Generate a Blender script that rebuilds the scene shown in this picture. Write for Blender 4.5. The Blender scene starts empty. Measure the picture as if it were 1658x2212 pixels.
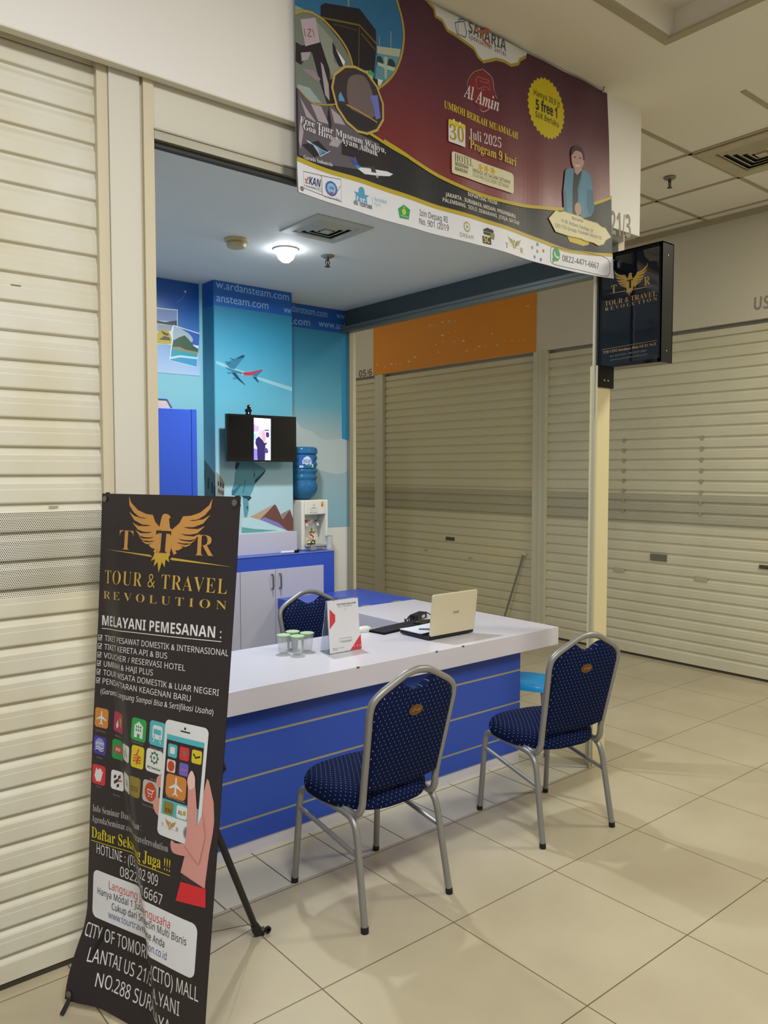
import bpy, bmesh, math, random, bisect
from mathutils import Vector, Matrix
from mathutils.geometry import tessellate_polygon

random.seed(7)
SC = bpy.context.scene
COL = SC.collection

# ---------------------------------------------------------------- camera
W, H, FPX = 1658.0, 2212.0, 1706.0
PITCH, YAW, CAMH = math.atan((1106 - 1015) / FPX), math.atan2(1409, math.hypot(FPX, 91)), 1.69
cam_d = bpy.data.cameras.new('camera')
cam = bpy.data.objects.new('camera', cam_d)
COL.objects.link(cam)
cam.location = (0, 0, CAMH)
cam.rotation_euler = (math.pi / 2 - PITCH, 0, -YAW)
cam_d.sensor_fit = 'VERTICAL'
cam_d.sensor_height = 36.0
cam_d.lens = 36.0 * FPX / H
cam_d.clip_end = 60
SC.camera = cam

# ---------------------------------------------------------------- exposure, world, lights
SC.view_settings.view_transform = 'Standard'
SC.view_settings.look = 'None'
SC.view_settings.gamma = 1
SC.view_settings.use_curve_mapping = False
SC.view_settings.exposure = 0.0
wd = bpy.data.worlds.new('mall_air')
SC.world = wd
wd.use_nodes = True
wd.node_tree.nodes['Background'].inputs[0].default_value = (1.0, 0.965, 0.88, 1)
wd.node_tree.nodes['Background'].inputs[1].default_value = 0.37


def lamp(name, kind, loc, power, color=(1, 1, 1), size=0.3, rot=(0, 0, 0), size_y=None, spot=None):
    d = bpy.data.lights.new(name, kind)
    d.energy = power
    d.color = color
    if kind == 'AREA':
        d.size = size
        if size_y:
            d.shape = 'RECTANGLE'
            d.size_y = size_y
    else:
        d.shadow_soft_size = size
    if spot:
        d.spot_size, d.spot_blend = math.radians(spot), 0.6
    o = bpy.data.objects.new(name, d)
    o.location = loc
    o.rotation_euler = rot
    COL.objects.link(o)
    return o


WARM, COOL = (1.0, 0.95, 0.85), (0.92, 0.96, 1.0)
lamp('corridor_lamp', 'AREA', (0.7, 0.1, 3.82), 92, (0.98, 0.99, 1.0), 0.9)
lamp('corridor_lamp', 'AREA', (-1.2, -0.2, 3.82), 64, (0.98, 0.99, 1.0), 0.9)
lamp('corridor_lamp', 'AREA', (3.1, -0.8, 3.82), 38, WARM, 0.9)
lamp('corridor_lamp', 'AREA', (5.2, 1.0, 3.70), 66, (1.0, 0.95, 0.78), 0.5)
lamp('corridor_lamp', 'AREA', (5.2, 8.0, 3.70), 3, (1.0, 0.88, 0.68), 0.5)
lamp('shop_lamp', 'AREA', (2.594, 4.065, 2.915), 38, COOL, 0.12)


# ---------------------------------------------------------------- pixel geometry used to read the photograph
_f = Vector((math.sin(YAW) * math.cos(PITCH), math.cos(YAW) * math.cos(PITCH), -math.sin(PITCH)))
_r = Vector((math.cos(YAW), -math.sin(YAW), 0))
_u = _r.cross(_f)
CAM = Vector((0, 0, CAMH))


def at(x, y, axis, val):
    """the place in the room, on the plane axis = val, that the photograph shows at (x, y)"""
    d = _f + _r * ((x - W / 2) / FPX) - _u * ((y - H / 2) / FPX)
    return CAM + d * ((val - CAM[axis]) / d[axis])


# ---------------------------------------------------------------- materials
def lin(c):
    if isinstance(c, str):
        c = c.lstrip('#')
        c = [int(c[i:i + 2], 16) / 255 for i in (0, 2, 4)]
    return tuple((v / 12.92 if v <= 0.04045 else ((v + 0.055) / 1.055) ** 2.4) for v in c[:3]) + (1.0,)


MATS = {}


def mat(name, color='#cccccc', rough=0.5, metal=0.0, spec=0.5, emit=0, noise=0, nscale=8, bump=0, bscale=40, trans=0, alpha=1, ior=1.45, coat=0):
    if name in MATS:
        return MATS[name]
    m = bpy.data.materials.new(name)
    m.use_nodes = True
    nt = m.node_tree
    b = nt.nodes['Principled BSDF']
    b.inputs['Base Color'].default_value = lin(color)
    b.inputs['Roughness'].default_value = rough
    b.inputs['Metallic'].default_value = metal
    b.inputs['Specular IOR Level'].default_value = spec
    b.inputs['IOR'].default_value = ior
    b.inputs['Transmission Weight'].default_value = trans
    b.inputs['Alpha'].default_value = alpha
    b.inputs['Coat Weight'].default_value = coat
    if emit:
        b.inputs['Emission Color'].default_value = lin(color)
        b.inputs['Emission Strength'].default_value = emit
    if noise or bump:
        tc = nt.nodes.new('ShaderNodeTexCoord')
    if noise:
        n = nt.nodes.new('ShaderNodeTexNoise')
        n.inputs['Scale'].default_value = nscale
        n.inputs['Detail'].default_value = 5
        nt.links.new(tc.outputs['Object'], n.inputs['Vector'])
        r = nt.nodes.new('ShaderNodeMapRange')
        r.inputs['To Min'].default_value = 1 - noise
        r.inputs['To Max'].default_value = 1 + noise
        nt.links.new(n.outputs['Fac'], r.inputs['Value'])
        x = nt.nodes.new('ShaderNodeVectorMath')
        x.operation = 'SCALE'
        x.inputs[0].default_value = lin(color)[:3]
        nt.links.new(r.outputs['Result'], x.inputs['Scale'])
        nt.links.new(x.outputs['Vector'], b.inputs['Base Color'])
    if bump:
        n2 = nt.nodes.new('ShaderNodeTexNoise')
        n2.inputs['Scale'].default_value = bscale
        nt.links.new(tc.outputs['Object'], n2.inputs['Vector'])
        bp = nt.nodes.new('ShaderNodeBump')
        bp.inputs['Strength'].default_value = bump
        bp.inputs['Distance'].default_value = 0.01
        nt.links.new(n2.outputs['Fac'], bp.inputs['Height'])
        nt.links.new(bp.outputs['Normal'], b.inputs['Normal'])
    MATS[name] = m
    return m


class NT:
    """small wrapper for node maths"""
    def __init__(s, m):
        s.nt = m.node_tree
        s.b = s.nt.nodes['Principled BSDF']
        s.tc = s.nt.nodes.new('ShaderNodeTexCoord')
        s.sep = s.nt.nodes.new('ShaderNodeSeparateXYZ')
        s.nt.links.new(s.tc.outputs['Object'], s.sep.inputs[0])

    def ax(s, i):
        return s.sep.outputs[i]

    def m(s, op, a, b=None, c=None):
        n = s.nt.nodes.new('ShaderNodeMath')
        n.operation = op
        for i, v in enumerate((a, b, c)):
            if v is None:
                continue
            if isinstance(v, (int, float)):
                n.inputs[i].default_value = v
            else:
                s.nt.links.new(v, n.inputs[i])
        return n.outputs[0]

    def mix(s, fac, c0, c1):
        n = s.nt.nodes.new('ShaderNodeMix')
        n.data_type = 'RGBA'
        s.nt.links.new(fac, n.inputs['Factor']) if not isinstance(fac, (int, float)) else setattr(n.inputs['Factor'], 'default_value', fac)
        for k, c in (('A', c0), ('B', c1)):
            i = [q for q in n.inputs if q.name == k and q.type == 'RGBA'][0]
            if isinstance(c, (str, tuple, list)):
                i.default_value = lin(c)
            else:
                s.nt.links.new(c, i)
        return [q for q in n.outputs if q.type == 'RGBA'][0]

    def noise(s, scale, detail=4):
        n = s.nt.nodes.new('ShaderNodeTexNoise')
        n.inputs['Scale'].default_value = scale
        n.inputs['Detail'].default_value = detail
        s.nt.links.new(s.tc.outputs['Object'], n.inputs['Vector'])
        return n.outputs['Fac']

    def ramp(s, fac, stops):
        n = s.nt.nodes.new('ShaderNodeValToRGB')
        while len(n.color_ramp.elements) < len(stops):
            n.color_ramp.elements.new(0.5)
        for e, (p, c) in zip(n.color_ramp.elements, stops):
            e.position = p
            e.color = lin(c)
        s.nt.links.new(fac, n.inputs[0])
        return n.outputs[0]

    def color(s, out):
        s.nt.links.new(out, s.b.inputs['Base Color'])


def tile_mat(name, c0, c1, grout, size, ox, oy, lw, rough):
    m = mat(name, c0, rough, spec=0.5)
    n = NT(m)
    d = []
    for i, o in ((0, ox), (1, oy)):
        t = n.m('DIVIDE', n.m('SUBTRACT', n.ax(i), o), size)
        fr = n.m('ABSOLUTE', n.m('SUBTRACT', n.m('FRACT', n.m('ADD', t, 0.5)), 0.5))
        d.append(n.m('LESS_THAN', fr, lw / size))
    line = n.m('MAXIMUM', d[0], d[1])
    base = n.mix(n.ramp(n.noise(1.6, 6), [(0.35, '#000000'), (0.65, '#ffffff')]), c0, c1)
    n.color(n.mix(line, base, grout))
    rr = n.m('ADD', rough - 0.03, n.m('MULTIPLY', n.noise(2.5), 0.07))
    n.nt.links.new(rr, n.b.inputs['Roughness'])
    return m


def shutter_mat(name, axis, perf=False, base='#cdc9b6'):
    m = mat(name, base, 0.42, metal=0.0, spec=0.4)
    n = NT(m)
    c = n.mix(n.ramp(n.noise(3, 6), [(0.3, '#000000'), (0.75, '#ffffff')]), base, '#c9c2a6')
    if perf:
        s = 0.0062
        row = n.m('FLOOR', n.m('DIVIDE', n.ax(2), s * 0.87))
        fx = n.m('SUBTRACT', n.m('FRACT', n.m('ADD', n.m('DIVIDE', n.ax(axis), s), n.m('MULTIPLY', n.m('MODULO', row, 2), 0.5))), 0.5)
        fz = n.m('SUBTRACT', n.m('FRACT', n.m('DIVIDE', n.ax(2), s * 0.87)), 0.5)
        r2 = n.m('ADD', n.m('MULTIPLY', fx, fx), n.m('MULTIPLY', n.m('MULTIPLY', fz, fz), 0.76))
        c = n.mix(n.m('LESS_THAN', r2, 0.085), c, '#2a2722')
    n.color(c)
    return m


def fabric_mat(name, a, b):
    m = mat(name, '#0a1c58', 0.85, spec=0.15)
    n = NT(m)
    sx, sz = 0.021, 0.0165
    ca, cb = n.ax(a), n.ax(b)
    if b == 1:
        ca, cb = n.m('ADD', ca, n.m('MULTIPLY', n.ax(2), 0.4)), n.m('ADD', cb, n.ax(2))
    row = n.m('FLOOR', n.m('DIVIDE', cb, sz))
    xs = n.m('ADD', n.m('DIVIDE', ca, sx), n.m('MULTIPLY', n.m('MODULO', row, 2), 0.5))
    fx = n.m('ABSOLUTE', n.m('SUBTRACT', n.m('FRACT', xs), 0.5))
    fz = n.m('ABSOLUTE', n.m('SUBTRACT', n.m('FRACT', n.m('DIVIDE', cb, sz)), 0.5))
    dot = n.m('MULTIPLY', n.m('LESS_THAN', fx, 0.055), n.m('LESS_THAN', fz, 0.17))
    base = n.mix(n.noise(260, 2), '#030a25', '#091b49')
    n.color(n.mix(dot, base, '#7488a4'))
    return m


def grad_mat(name, axis, lo, hi, stops, rough=0.5, noise=0.0, nscale=3):
    """printed colour gradient along one axis of the thing it is printed on"""
    m = mat(name, stops[0][1], rough)
    n = NT(m)
    g = n.nt.nodes.new('ShaderNodeNewGeometry')
    n.nt.links.new(g.outputs['Position'], n.sep.inputs[0])
    t = n.m('DIVIDE', n.m('SUBTRACT', n.ax(axis), lo), hi - lo)
    if noise:
        t = n.m('ADD', t, n.m('MULTIPLY', n.m('SUBTRACT', n.noise(nscale, 6), 0.5), noise))
    n.color(n.ramp(t, stops))
    return m


# ---------------------------------------------------------------- mesh builder
ORG = {}


class MB:
    def __init__(s):
        s.v, s.f, s.mi, s.mats, s.cur = [], [], [], [], 0

    def use(s, m):
        if m not in s.mats:
            s.mats.append(m)
        s.cur = s.mats.index(m)
        return s

    def add(s, vs, fs):
        o = len(s.v)
        s.v += [Vector(p) for p in vs]
        s.f += [tuple(i + o for i in f) for f in fs]
        s.mi += [s.cur] * len(fs)
        return s

    def box(s, x0, x1, y0, y1, z0, z1, rot=None, piv=None):
        vs = [Vector((x, y, z)) for z in (z0, z1) for y in (y0, y1) for x in (x0, x1)]
        if rot is not None:
            p = Vector(piv) if piv is not None else Vector(((x0 + x1) / 2, (y0 + y1) / 2, (z0 + z1) / 2))
            R = rot if isinstance(rot, Matrix) else Matrix.Rotation(rot, 3, 'Z')
            vs = [p + R @ (q - p) for q in vs]
        return s.add(vs, [(0, 2, 3, 1), (4, 5, 7, 6), (0, 1, 5, 4), (2, 6, 7, 3), (0, 4, 6, 2), (1, 3, 7, 5)])

    def tube(s, pts, r, seg=10, cap=True, closed=False, sq=None):
        pts = [Vector(p) for p in pts]
        n = len(pts)
        rs = r if isinstance(r, (list, tuple)) else [r] * n
        vs = []
        nrm = None
        for i, p in enumerate(pts):
            a = pts[(i - 1) % n] if (closed or i) else p
            b = pts[(i + 1) % n] if (closed or i < n - 1) else p
            t = (b - a).normalized()
            if nrm is None:
                nrm = t.orthogonal().normalized() if sq is None else (Vector(sq) - t * t.dot(Vector(sq))).normalized()
            nrm = (nrm - t * t.dot(nrm)).normalized()
            bn = t.cross(nrm)
            for k in range(seg):
                a_ = 2 * math.pi * k / seg
                vs.append(p + (nrm * math.cos(a_) + bn * math.sin(a_)) * rs[i])
        fs = []
        for i in range(n if closed else n - 1):
            for k in range(seg):
                fs.append((i * seg + k, i * seg + (k + 1) % seg, ((i + 1) % n) * seg + (k + 1) % seg, ((i + 1) % n) * seg + k))
        if cap and not closed:
            fs.append(tuple(reversed(range(seg))))
            fs.append(tuple(range((n - 1) * seg, n * seg)))
        return s.add(vs, fs)

    def lathe(s, prof, c=(0, 0, 0), seg=24):
        vs, fs = [], []
        for r, z in prof:
            for k in range(seg):
                a = 2 * math.pi * k / seg
                vs.append((c[0] + r * math.cos(a), c[1] + r * math.sin(a), c[2] + z))
        for i in range(len(prof) - 1):
            for k in range(seg):
                fs.append((i * seg + k, i * seg + (k + 1) % seg, (i + 1) * seg + (k + 1) % seg, (i + 1) * seg + k))
        if prof[0][0] > 1e-6:
            fs.append(tuple(reversed(range(seg))))
        if prof[-1][0] > 1e-6:
            fs.append(tuple(range((len(prof) - 1) * seg, len(prof) * seg)))
        return s.add(vs, fs)

    def rings(s, rings, cap=True):
        n = len(rings[0])
        vs = [p for r in rings for p in r]
        fs = []
        for i in range(len(rings) - 1):
            for k in range(n):
                fs.append((i * n + k, i * n + (k + 1) % n, (i + 1) * n + (k + 1) % n, (i + 1) * n + k))
        if cap:
            fs.append(tuple(reversed(range(n))))
            fs.append(tuple(range((len(rings) - 1) * n, len(rings) * n)))
        return s.add(vs, fs)

    def prism(s, pts, d):
        """closed outline of 3-D points pushed along the vector d"""
        a = [Vector(p) for p in pts]
        return s.rings([a, [p + Vector(d) for p in a]])

    def grid(s, fn, nu, nv):
        vs = [fn(i / nu, j / nv) for j in range(nv + 1) for i in range(nu + 1)]
        fs = [(j * (nu + 1) + i, j * (nu + 1) + i + 1, (j + 1) * (nu + 1) + i + 1, (j + 1) * (nu + 1) + i) for j in range(nv) for i in range(nu)]
        return s.add(vs, fs)

    def build(s, name, m=None, parent=None, smooth=False, bevel=0, label=None, normals=True, world=True):
        if m is not None and not s.mats:
            s.mats = [m]
        me = bpy.data.meshes.new(name)
        off = ORG.get(parent.name, Vector()) if (parent is not None and world) else Vector()
        me.from_pydata([p - off for p in s.v], [], s.f)
        for q in s.mats:
            me.materials.append(q)
        me.polygons.foreach_set('material_index', s.mi)
        if normals:
            bm = bmesh.new()
            bm.from_mesh(me)
            bmesh.ops.recalc_face_normals(bm, faces=bm.faces)
            bm.to_mesh(me)
            bm.free()
        if smooth:
            me.polygons.foreach_set('use_smooth', [True] * len(me.polygons))
            me.set_sharp_from_angle(angle=math.radians(38))
        me.update()
        o = bpy.data.objects.new(name, me)
        COL.objects.link(o)
        if parent is not None:
            o.parent = parent
            ORG[o.name] = off
        else:
            ORG[o.name] = Vector()
        if bevel:
            b = o.modifiers.new('bevel', 'BEVEL')
            b.width = bevel
            b.segments = 2
            b.limit_method = 'ANGLE'
        if label:
            o['label'] = label
        return o


def thing(name, label, cat, loc=(0, 0, 0), group=None):
    o = bpy.data.objects.new(name, None)
    o.empty_display_size = 0.05
    o.location = loc
    COL.objects.link(o)
    o['label'], o['category'] = label, cat
    if group:
        o['group'] = group
    ORG[o.name] = Vector(loc)
    return o


def tag(o, label, cat, group=None):
    o['label'], o['category'] = label, cat
    if group:
        o['group'] = group
    return o


def struct(o):
    o['kind'] = 'structure'
    return o


def B1(x0, x1, y0, y1, z0, z1, rot=None):
    return MB().box(x0, x1, y0, y1, z0, z1, rot)


def spline(pts, n=6):
    """smooth curve through the points"""
    p = [Vector(q) for q in pts]
    out = []
    for i in range(len(p) - 1):
        a, b, c, d = p[max(i - 1, 0)], p[i], p[i + 1], p[min(i + 2, len(p) - 1)]
        for k in range(n):
            t = k / n
            out.append(0.5 * ((2 * b) + (c - a) * t + (2 * a - 5 * b + 4 * c - d) * t * t + (3 * b - a - 3 * c + d) * t ** 3))
    out.append(p[-1])
    return out


# ---------------------------------------------------------------- printed artwork
_A = {'b': (0x1D5D4, 0x1D5EE, 0x1D7EC), 'n': (0x1D5A0, 0x1D5BA, 0x1D7E2), 'i': (0x1D608, 0x1D622, None), 'bi': (0x1D63C, 0x1D656, 0x1D7EC),
      's': (0x1D400, 0x1D41A, 0x1D7CE), 'si': (0x1D468, 0x1D482, 0x1D7CE), 'c': (0x1D4D0, 0x1D4EA, None)}
_TX = {}


def _conv(t, f):
    if f not in _A:
        return t
    u, l, d = _A[f]
    o = ''
    for ch in t:
        if 'A' <= ch <= 'Z':
            o += chr(u + ord(ch) - 65)
        elif 'a' <= ch <= 'z':
            o += chr(l + ord(ch) - 97)
        elif '0' <= ch <= '9' and d:
            o += chr(d + ord(ch) - 48)
        else:
            o += ch
    return o


def _outline(body, fat, line=1.0, spacing=1.0):
    cu = bpy.data.curves.new('lettering', 'FONT')
    cu.body = body
    cu.size = 1
    cu.space_line = line
    cu.space_character = spacing
    cu.resolution_u = 3
    cu.offset = fat
    ob = bpy.data.objects.new('lettering', cu)
    me = bpy.data.meshes.new_from_object(ob)
    me.calc_loop_triangles()
    vs = [(v.co.x, v.co.y) for v in me.vertices]
    ts = [tuple(q.vertices) for q in me.loop_triangles]
    bpy.data.objects.remove(ob)
    bpy.data.meshes.remove(me)
    bpy.data.curves.remove(cu)
    return vs, ts


def text_tris(t, font='', spacing=1.0, fat=0.0):
    key = (t, font, spacing, fat)
    if key not in _TX:
        _TX[key] = _outline(_conv(t, font), fat, 1.0, spacing)
    return _TX[key]


def split_poly(p, axis, vals):
    """cut a convex outline along lines of constant u or v"""
    lo, hi = min(q[axis] for q in p), max(q[axis] for q in p)
    cs = vals[bisect.bisect_right(vals, lo):bisect.bisect_left(vals, hi)]
    if not cs:
        return [p]
    out = []
    for c in cs:
        a, b = [], []
        for i, q in enumerate(p):
            r = p[(i + 1) % len(p)]
            if q[axis] <= c:
                a.append(q)
            if q[axis] >= c:
                b.append(q)
            if (q[axis] - c) * (r[axis] - c) < 0:
                t = (c - q[axis]) / (r[axis] - q[axis])
                x = (q[0] + (r[0] - q[0]) * t, q[1] + (r[1] - q[1]) * t)
                a.append(x)
                b.append(x)
        if len(a) > 2:
            out.append(a)
        p = b
        if len(p) < 3:
            return out
    out.append(p)
    return out


class Art:
    """flat print made of coloured shapes, laid on a surface by a function (u, v) -> point, normal"""
    def __init__(s, conv=None):
        s.items, s.lay, s.conv = [], 0, conv or (lambda x, y: (x, y))

    def at(s, fn):
        s.conv = fn
        return s

    def _put(s, vs, ts, m, up=True):
        bb = (min(v[0] for v in vs), min(v[1] for v in vs), max(v[0] for v in vs), max(v[1] for v in vs))
        under = [q for q in s.items if q[4][0] < bb[2] and q[4][2] > bb[0] and q[4][1] < bb[3] and q[4][3] > bb[1]]
        lay = 1 + max([q[3] for q in under], default=0)
        if not up and s.items:
            lay = s.items[-1][3]
        s.items.append((vs, ts, m, lay, bb))

    def poly(s, pts, m, raw=False, up=True):
        p = [tuple(q) for q in pts] if raw else [s.conv(*q) for q in pts]
        t = tessellate_polygon([[Vector((a, b, 0)) for a, b in p]])
        s._put(p, [tuple(q) for q in t], m, up)

    def curve(s, pts, m, n=5):
        """closed smooth outline"""
        p = [Vector(s.conv(*q) + (0,)) for q in pts]
        k = len(p)
        out = []
        for i in range(k):
            a, b, c, d = p[i - 1], p[i], p[(i + 1) % k], p[(i + 2) % k]
            for j in range(n):
                t = j / n
                q = 0.5 * ((2 * b) + (c - a) * t + (2 * a - 5 * b + 4 * c - d) * t * t + (3 * b - a - 3 * c + d) * t ** 3)
                out.append((q.x, q.y))
        s.poly(out, m, raw=True)

    def line(s, pts, w, m, smooth=False, closed=False, up=True):
        """a stroke, w in metres"""
        p = [Vector(s.conv(*q) + (0,)) for q in pts]
        if smooth:
            p = spline(p, 5)
        n = len(p)
        L, R = [], []
        for i in range(n):
            a = p[(i - 1) % n] if (closed or i) else p[i]
            b = p[(i + 1) % n] if (closed or i < n - 1) else p[i]
            t = (b - a)
            t = t.normalized() if t.length > 0 else Vector((1, 0, 0))
            q = Vector((-t.y, t.x, 0)) * w / 2
            L.append(p[i] + q)
            R.append(p[i] - q)
        vs = [(q.x, q.y) for q in L + R]
        ts = []
        for i in range(n if closed else n - 1):
            j = (i + 1) % n
            ts += [(i, n + i, n + j), (i, n + j, j)]
        s._put(vs, ts, m, up)

    def rrect(s, x0, y0, x1, y1, r, m, up=True, raw=True):
        """rounded rectangle in metres"""
        pts = []
        for cx, cy, a0 in ((x1 - r, y1 - r, 0), (x0 + r, y1 - r, 90), (x0 + r, y0 + r, 180), (x1 - r, y0 + r, 270)):
            for k in range(5):
                a = math.radians(a0 + 22.5 * k)
                pts.append((cx + r * math.cos(a), cy + r * math.sin(a)))
        s.poly(pts, m, raw=raw, up=up)

    def disc(s, c, rx, ry, m, n=24, spikes=0, raw=False, inner=0.92, up=True):
        cx, cy = c if raw else s.conv(*c)
        N = spikes * 2 if spikes else n
        pts = []
        for k in range(N):
            a = 2 * math.pi * k / N
            q = inner if (spikes and k % 2) else 1
            pts.append((cx + rx * q * math.cos(a), cy + ry * q * math.sin(a)))
        s.poly(pts, m, raw=True, up=up)

    def text(s, t, p0, p1, m, font='', h=None, spacing=1.0, raw=False, fat=0.0, slant=0.0):
        """lettering whose baseline runs from p0 to p1; h = height of a capital in metres"""
        a = Vector((p0 if raw else s.conv(*p0)) + (0,))
        b = Vector((p1 if raw else s.conv(*p1)) + (0,))
        vs, ts = text_tris(t, font, spacing, fat)
        if not vs:
            return
        x0 = min(v[0] for v in vs)
        x1 = max(v[0] for v in vs)
        hv = text_tris('H', font)[0]
        cap = max(v[1] for v in hv)
        d = b - a
        sx = d.length / (x1 - x0)
        sy = (h / cap) if h else sx
        e = d.normalized()
        n = Vector((-e.y, e.x, 0))
        out = []
        for x, y in vs:
            q = a + e * ((x - x0) * sx + slant * y * sy) + n * (y * sy)
            out.append((q.x, q.y))
        s._put(out, ts, m)

    def build(s, name, fn, parent, eps=0.0003, cut=None, maxlen=None, label=None, base=0.0006, lift=None):
        """fn(u, v) -> (point, outward normal)"""
        off = ORG.get(parent.name, Vector()) if parent is not None else Vector()
        mats, V, F, MI = [], [], [], []
        for vs, ts, m, lay, _bb in s.items:
            if m not in mats:
                mats.append(m)
            k = mats.index(m)
            seen = {}
            for t in ts:
                if len(set(t)) < 3:
                    continue
                parts = [[vs[i] for i in t]]
                if cut:
                    for axis, vals in enumerate(cut):
                        parts = [q for p_ in parts for q in split_poly(p_, axis, vals)]
                for p_ in parts:
                    f = []
                    for q in p_:
                        key = (round(q[0], 6), round(q[1], 6))
                        if key not in seen:
                            seen[key] = len(V)
                            p, n = fn(*q)
                            V.append(p + n * (base + eps * lay) - off)
                        if seen[key] not in f:
                            f.append(seen[key])
                    if len(f) > 2:
                        F.append(f)
                        MI.append(k)
        me = bpy.data.meshes.new(name)
        me.from_pydata(V, [], F)
        me.polygons.foreach_set('material_index', MI)
        me.update()
        for m in mats:
            me.materials.append(m)
        o = bpy.data.objects.new(name, me)
        COL.objects.link(o)
        o.parent = parent
        ORG[o.name] = off
        if label:
            o['label'] = label
        return o


def zoom(ox, oy, k, fn):
    """coordinates read off an enlarged piece of the photograph, turned by fn into the surface's own metres"""
    return lambda x, y: fn(ox + x / k, oy + y / k)


def ink(c, rough=0.45):
    return mat('ink_' + c.lstrip('#') + ('' if rough == 0.45 else str(rough)), c, rough, spec=0.35)


def eagle(A, P, gold, gold2, dark):
    """gold eagle emblem; P(x, y) places the points of a 1000-wide drawing"""
    keep = A.conv
    A.at(P)
    L = [(375, 155), (400, 215), (470, 280), (545, 310), (612, 318), (640, 380), (690, 430), (690, 600), (665, 655), (640, 640), (655, 615), (625, 612), (590, 585),
         (625, 570), (570, 580), (525, 556), (590, 548), (530, 548), (487, 508), (560, 524), (500, 508), (456, 460), (545, 475), (480, 455), (425, 395), (520, 408), (440, 372), (386, 298), (497, 350), (430, 300), (385, 240)]
    A.poly(L, gold)
    A.poly([(1470 - x + 22, y) for x, y in L], gold, up=False)
    A.poly([(692, 440), (680, 420), (693, 335), (702, 310), (725, 300), (755, 310), (775, 332), (760, 345), (775, 425), (805, 440), (800, 600), (790, 655), (670, 655), (690, 600)], gold, up=False)
    A.poly([(655, 650), (800, 650), (785, 680), (795, 722), (760, 700), (757, 770), (730, 725), (705, 822), (690, 730), (655, 770), (665, 705), (625, 725), (648, 680)], gold2)
    A.poly([(170, 655), (615, 672), (640, 690), (615, 688)], gold2, up=False)
    A.poly([(1310, 716), (815, 680), (800, 694), (815, 702)], gold2, up=False)
    A.poly([(655, 452), (790, 452), (790, 490), (775, 475), (748, 475), (748, 625), (765, 645), (692, 645), (706, 625), (706, 475), (680, 475), (655, 490)], dark)
    for p in ([(386, 296), (440, 334), (520, 352), (560, 350), (500, 342), (432, 318)], [(427, 393), (480, 420), (560, 420), (600, 410), (540, 408), (470, 402)], [(458, 460), (510, 485), (580, 482), (620, 470), (560, 472), (500, 468)], [(490, 510), (530, 532), (600, 528), (640, 512), (590, 520), (530, 518)], [(532, 552), (570, 562), (620, 556), (650, 545), (600, 550)]):
        A.poly(p, dark)
        A.poly([(1492 - x, y) for x, y in p], dark, up=False)
    A.at(keep)

# ================================================================ SETTING
CREAM = '#cfcbb9'
m_wall = mat('painted_wall', '#e4e2df', 0.6, noise=0.03, nscale=2)
m_wallw = mat('painted_wall_warm', '#cdc6b2', 0.6, noise=0.03, nscale=2)
m_ceil = mat('ceiling_board', '#e2ddd0', 0.8, noise=0.02, nscale=2)
m_ceil2 = mat('shop_ceiling_paint', '#d6dbdb', 0.7, noise=0.02, nscale=2)
m_jamb = mat('cream_jamb', '#d0cdc1', 0.45)
m_jamb2 = mat('tan_rail', '#cdc3aa', 0.45)
m_alu = mat('aluminium', '#a9a89c', 0.35, metal=0.7)
m_bar = mat('tee_bar', '#a59c82', 0.6)
m_yel = mat('yellowish_column', '#d6cb9f', 0.5)
m_grout = '#8d8169'
m_floor = tile_mat('beige_floor_tiles', '#b9af95', '#ada288', '#665c48', 0.598, 2.624, 2.047, 0.0022, 0.24)
m_floor2 = tile_mat('white_shop_tiles', '#d3cfbd', '#cbc6b2', '#6c6250', 0.3035, 1.713, 2.965, 0.003, 0.25)

b = MB().use(m_floor)
b.add([(-5, -5, 0), (9, -5, 0), (9, 2.665, 0), (-5, 2.665, 0)], [(0, 1, 2, 3)])
b.add([(3.715, 2.665, 0), (9, 2.665, 0), (9, 11, 0), (3.715, 11, 0)], [(0, 1, 2, 3)])
b.add([(-5, 2.665, 0), (1.1, 2.665, 0), (1.1, 3.0, 0), (-5, 3.0, 0)], [(0, 1, 2, 3)])
struct(b.build('floor'))
struct(MB().use(m_floor2).add([(1.1, 2.665, 0), (3.715, 2.665, 0), (3.715, 5.4, 0), (1.1, 5.4, 0)], [(0, 1, 2, 3)]).build('floor_shop'))

# corridor ceiling: plain board with a raised tray near the camera, tee-bar tiles further off
b = MB().use(m_ceil)
ZC, ZR = 3.73, 3.86
b.box(3.518, 9, -5, 11, ZC, ZC + 0.3)
b.box(-5, 3.518, 2.10, 11, ZC, ZC + 0.3)
b.box(-5, 3.518, -5, 2.10, ZR, ZR + 0.2)
b.use(m_bar)
b.box(3.47, 3.5175, -5, 2.148, ZC - 0.012, ZC)
b.box(-5, 3.469, 2.10, 2.148, ZC - 0.012, ZC)
for y in (0.90, 1.52, 2.14, 2.765, 3.40, 4.02, 4.64, 5.26):
    b.box(4.27, 6.27, y - 0.014, y + 0.014, ZC - 0.006, ZC)
for x in (4.845, 5.485, 6.11):
    b.box(x - 0.013, x + 0.013, -3, 9, ZC - 0.006, ZC)
struct(b.build('ceiling'))
struct(B1(1.1, 4.02, 2.70, 5.5, 3.005, 3.07).build('ceiling_shop', m_ceil2))

# front bulkhead over the shop fronts, returning along the side
b = MB().use(m_wall)
b.box(-5, 4.06, 2.622, 2.657, 3.03, 3.73)
b.use(m_jamb).box(-5, 4.06, 2.657, 2.72, 3.06, 3.72)
b.use(m_jamb).box(-5, 4.06, 2.6225, 2.657, 3.026, 3.03)
struct(b.build('wall_front'))
struct(B1(4.0, 4.06, 2.72, 5.5, 2.86, 3.73).build('wall_side', m_wallw))

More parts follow.
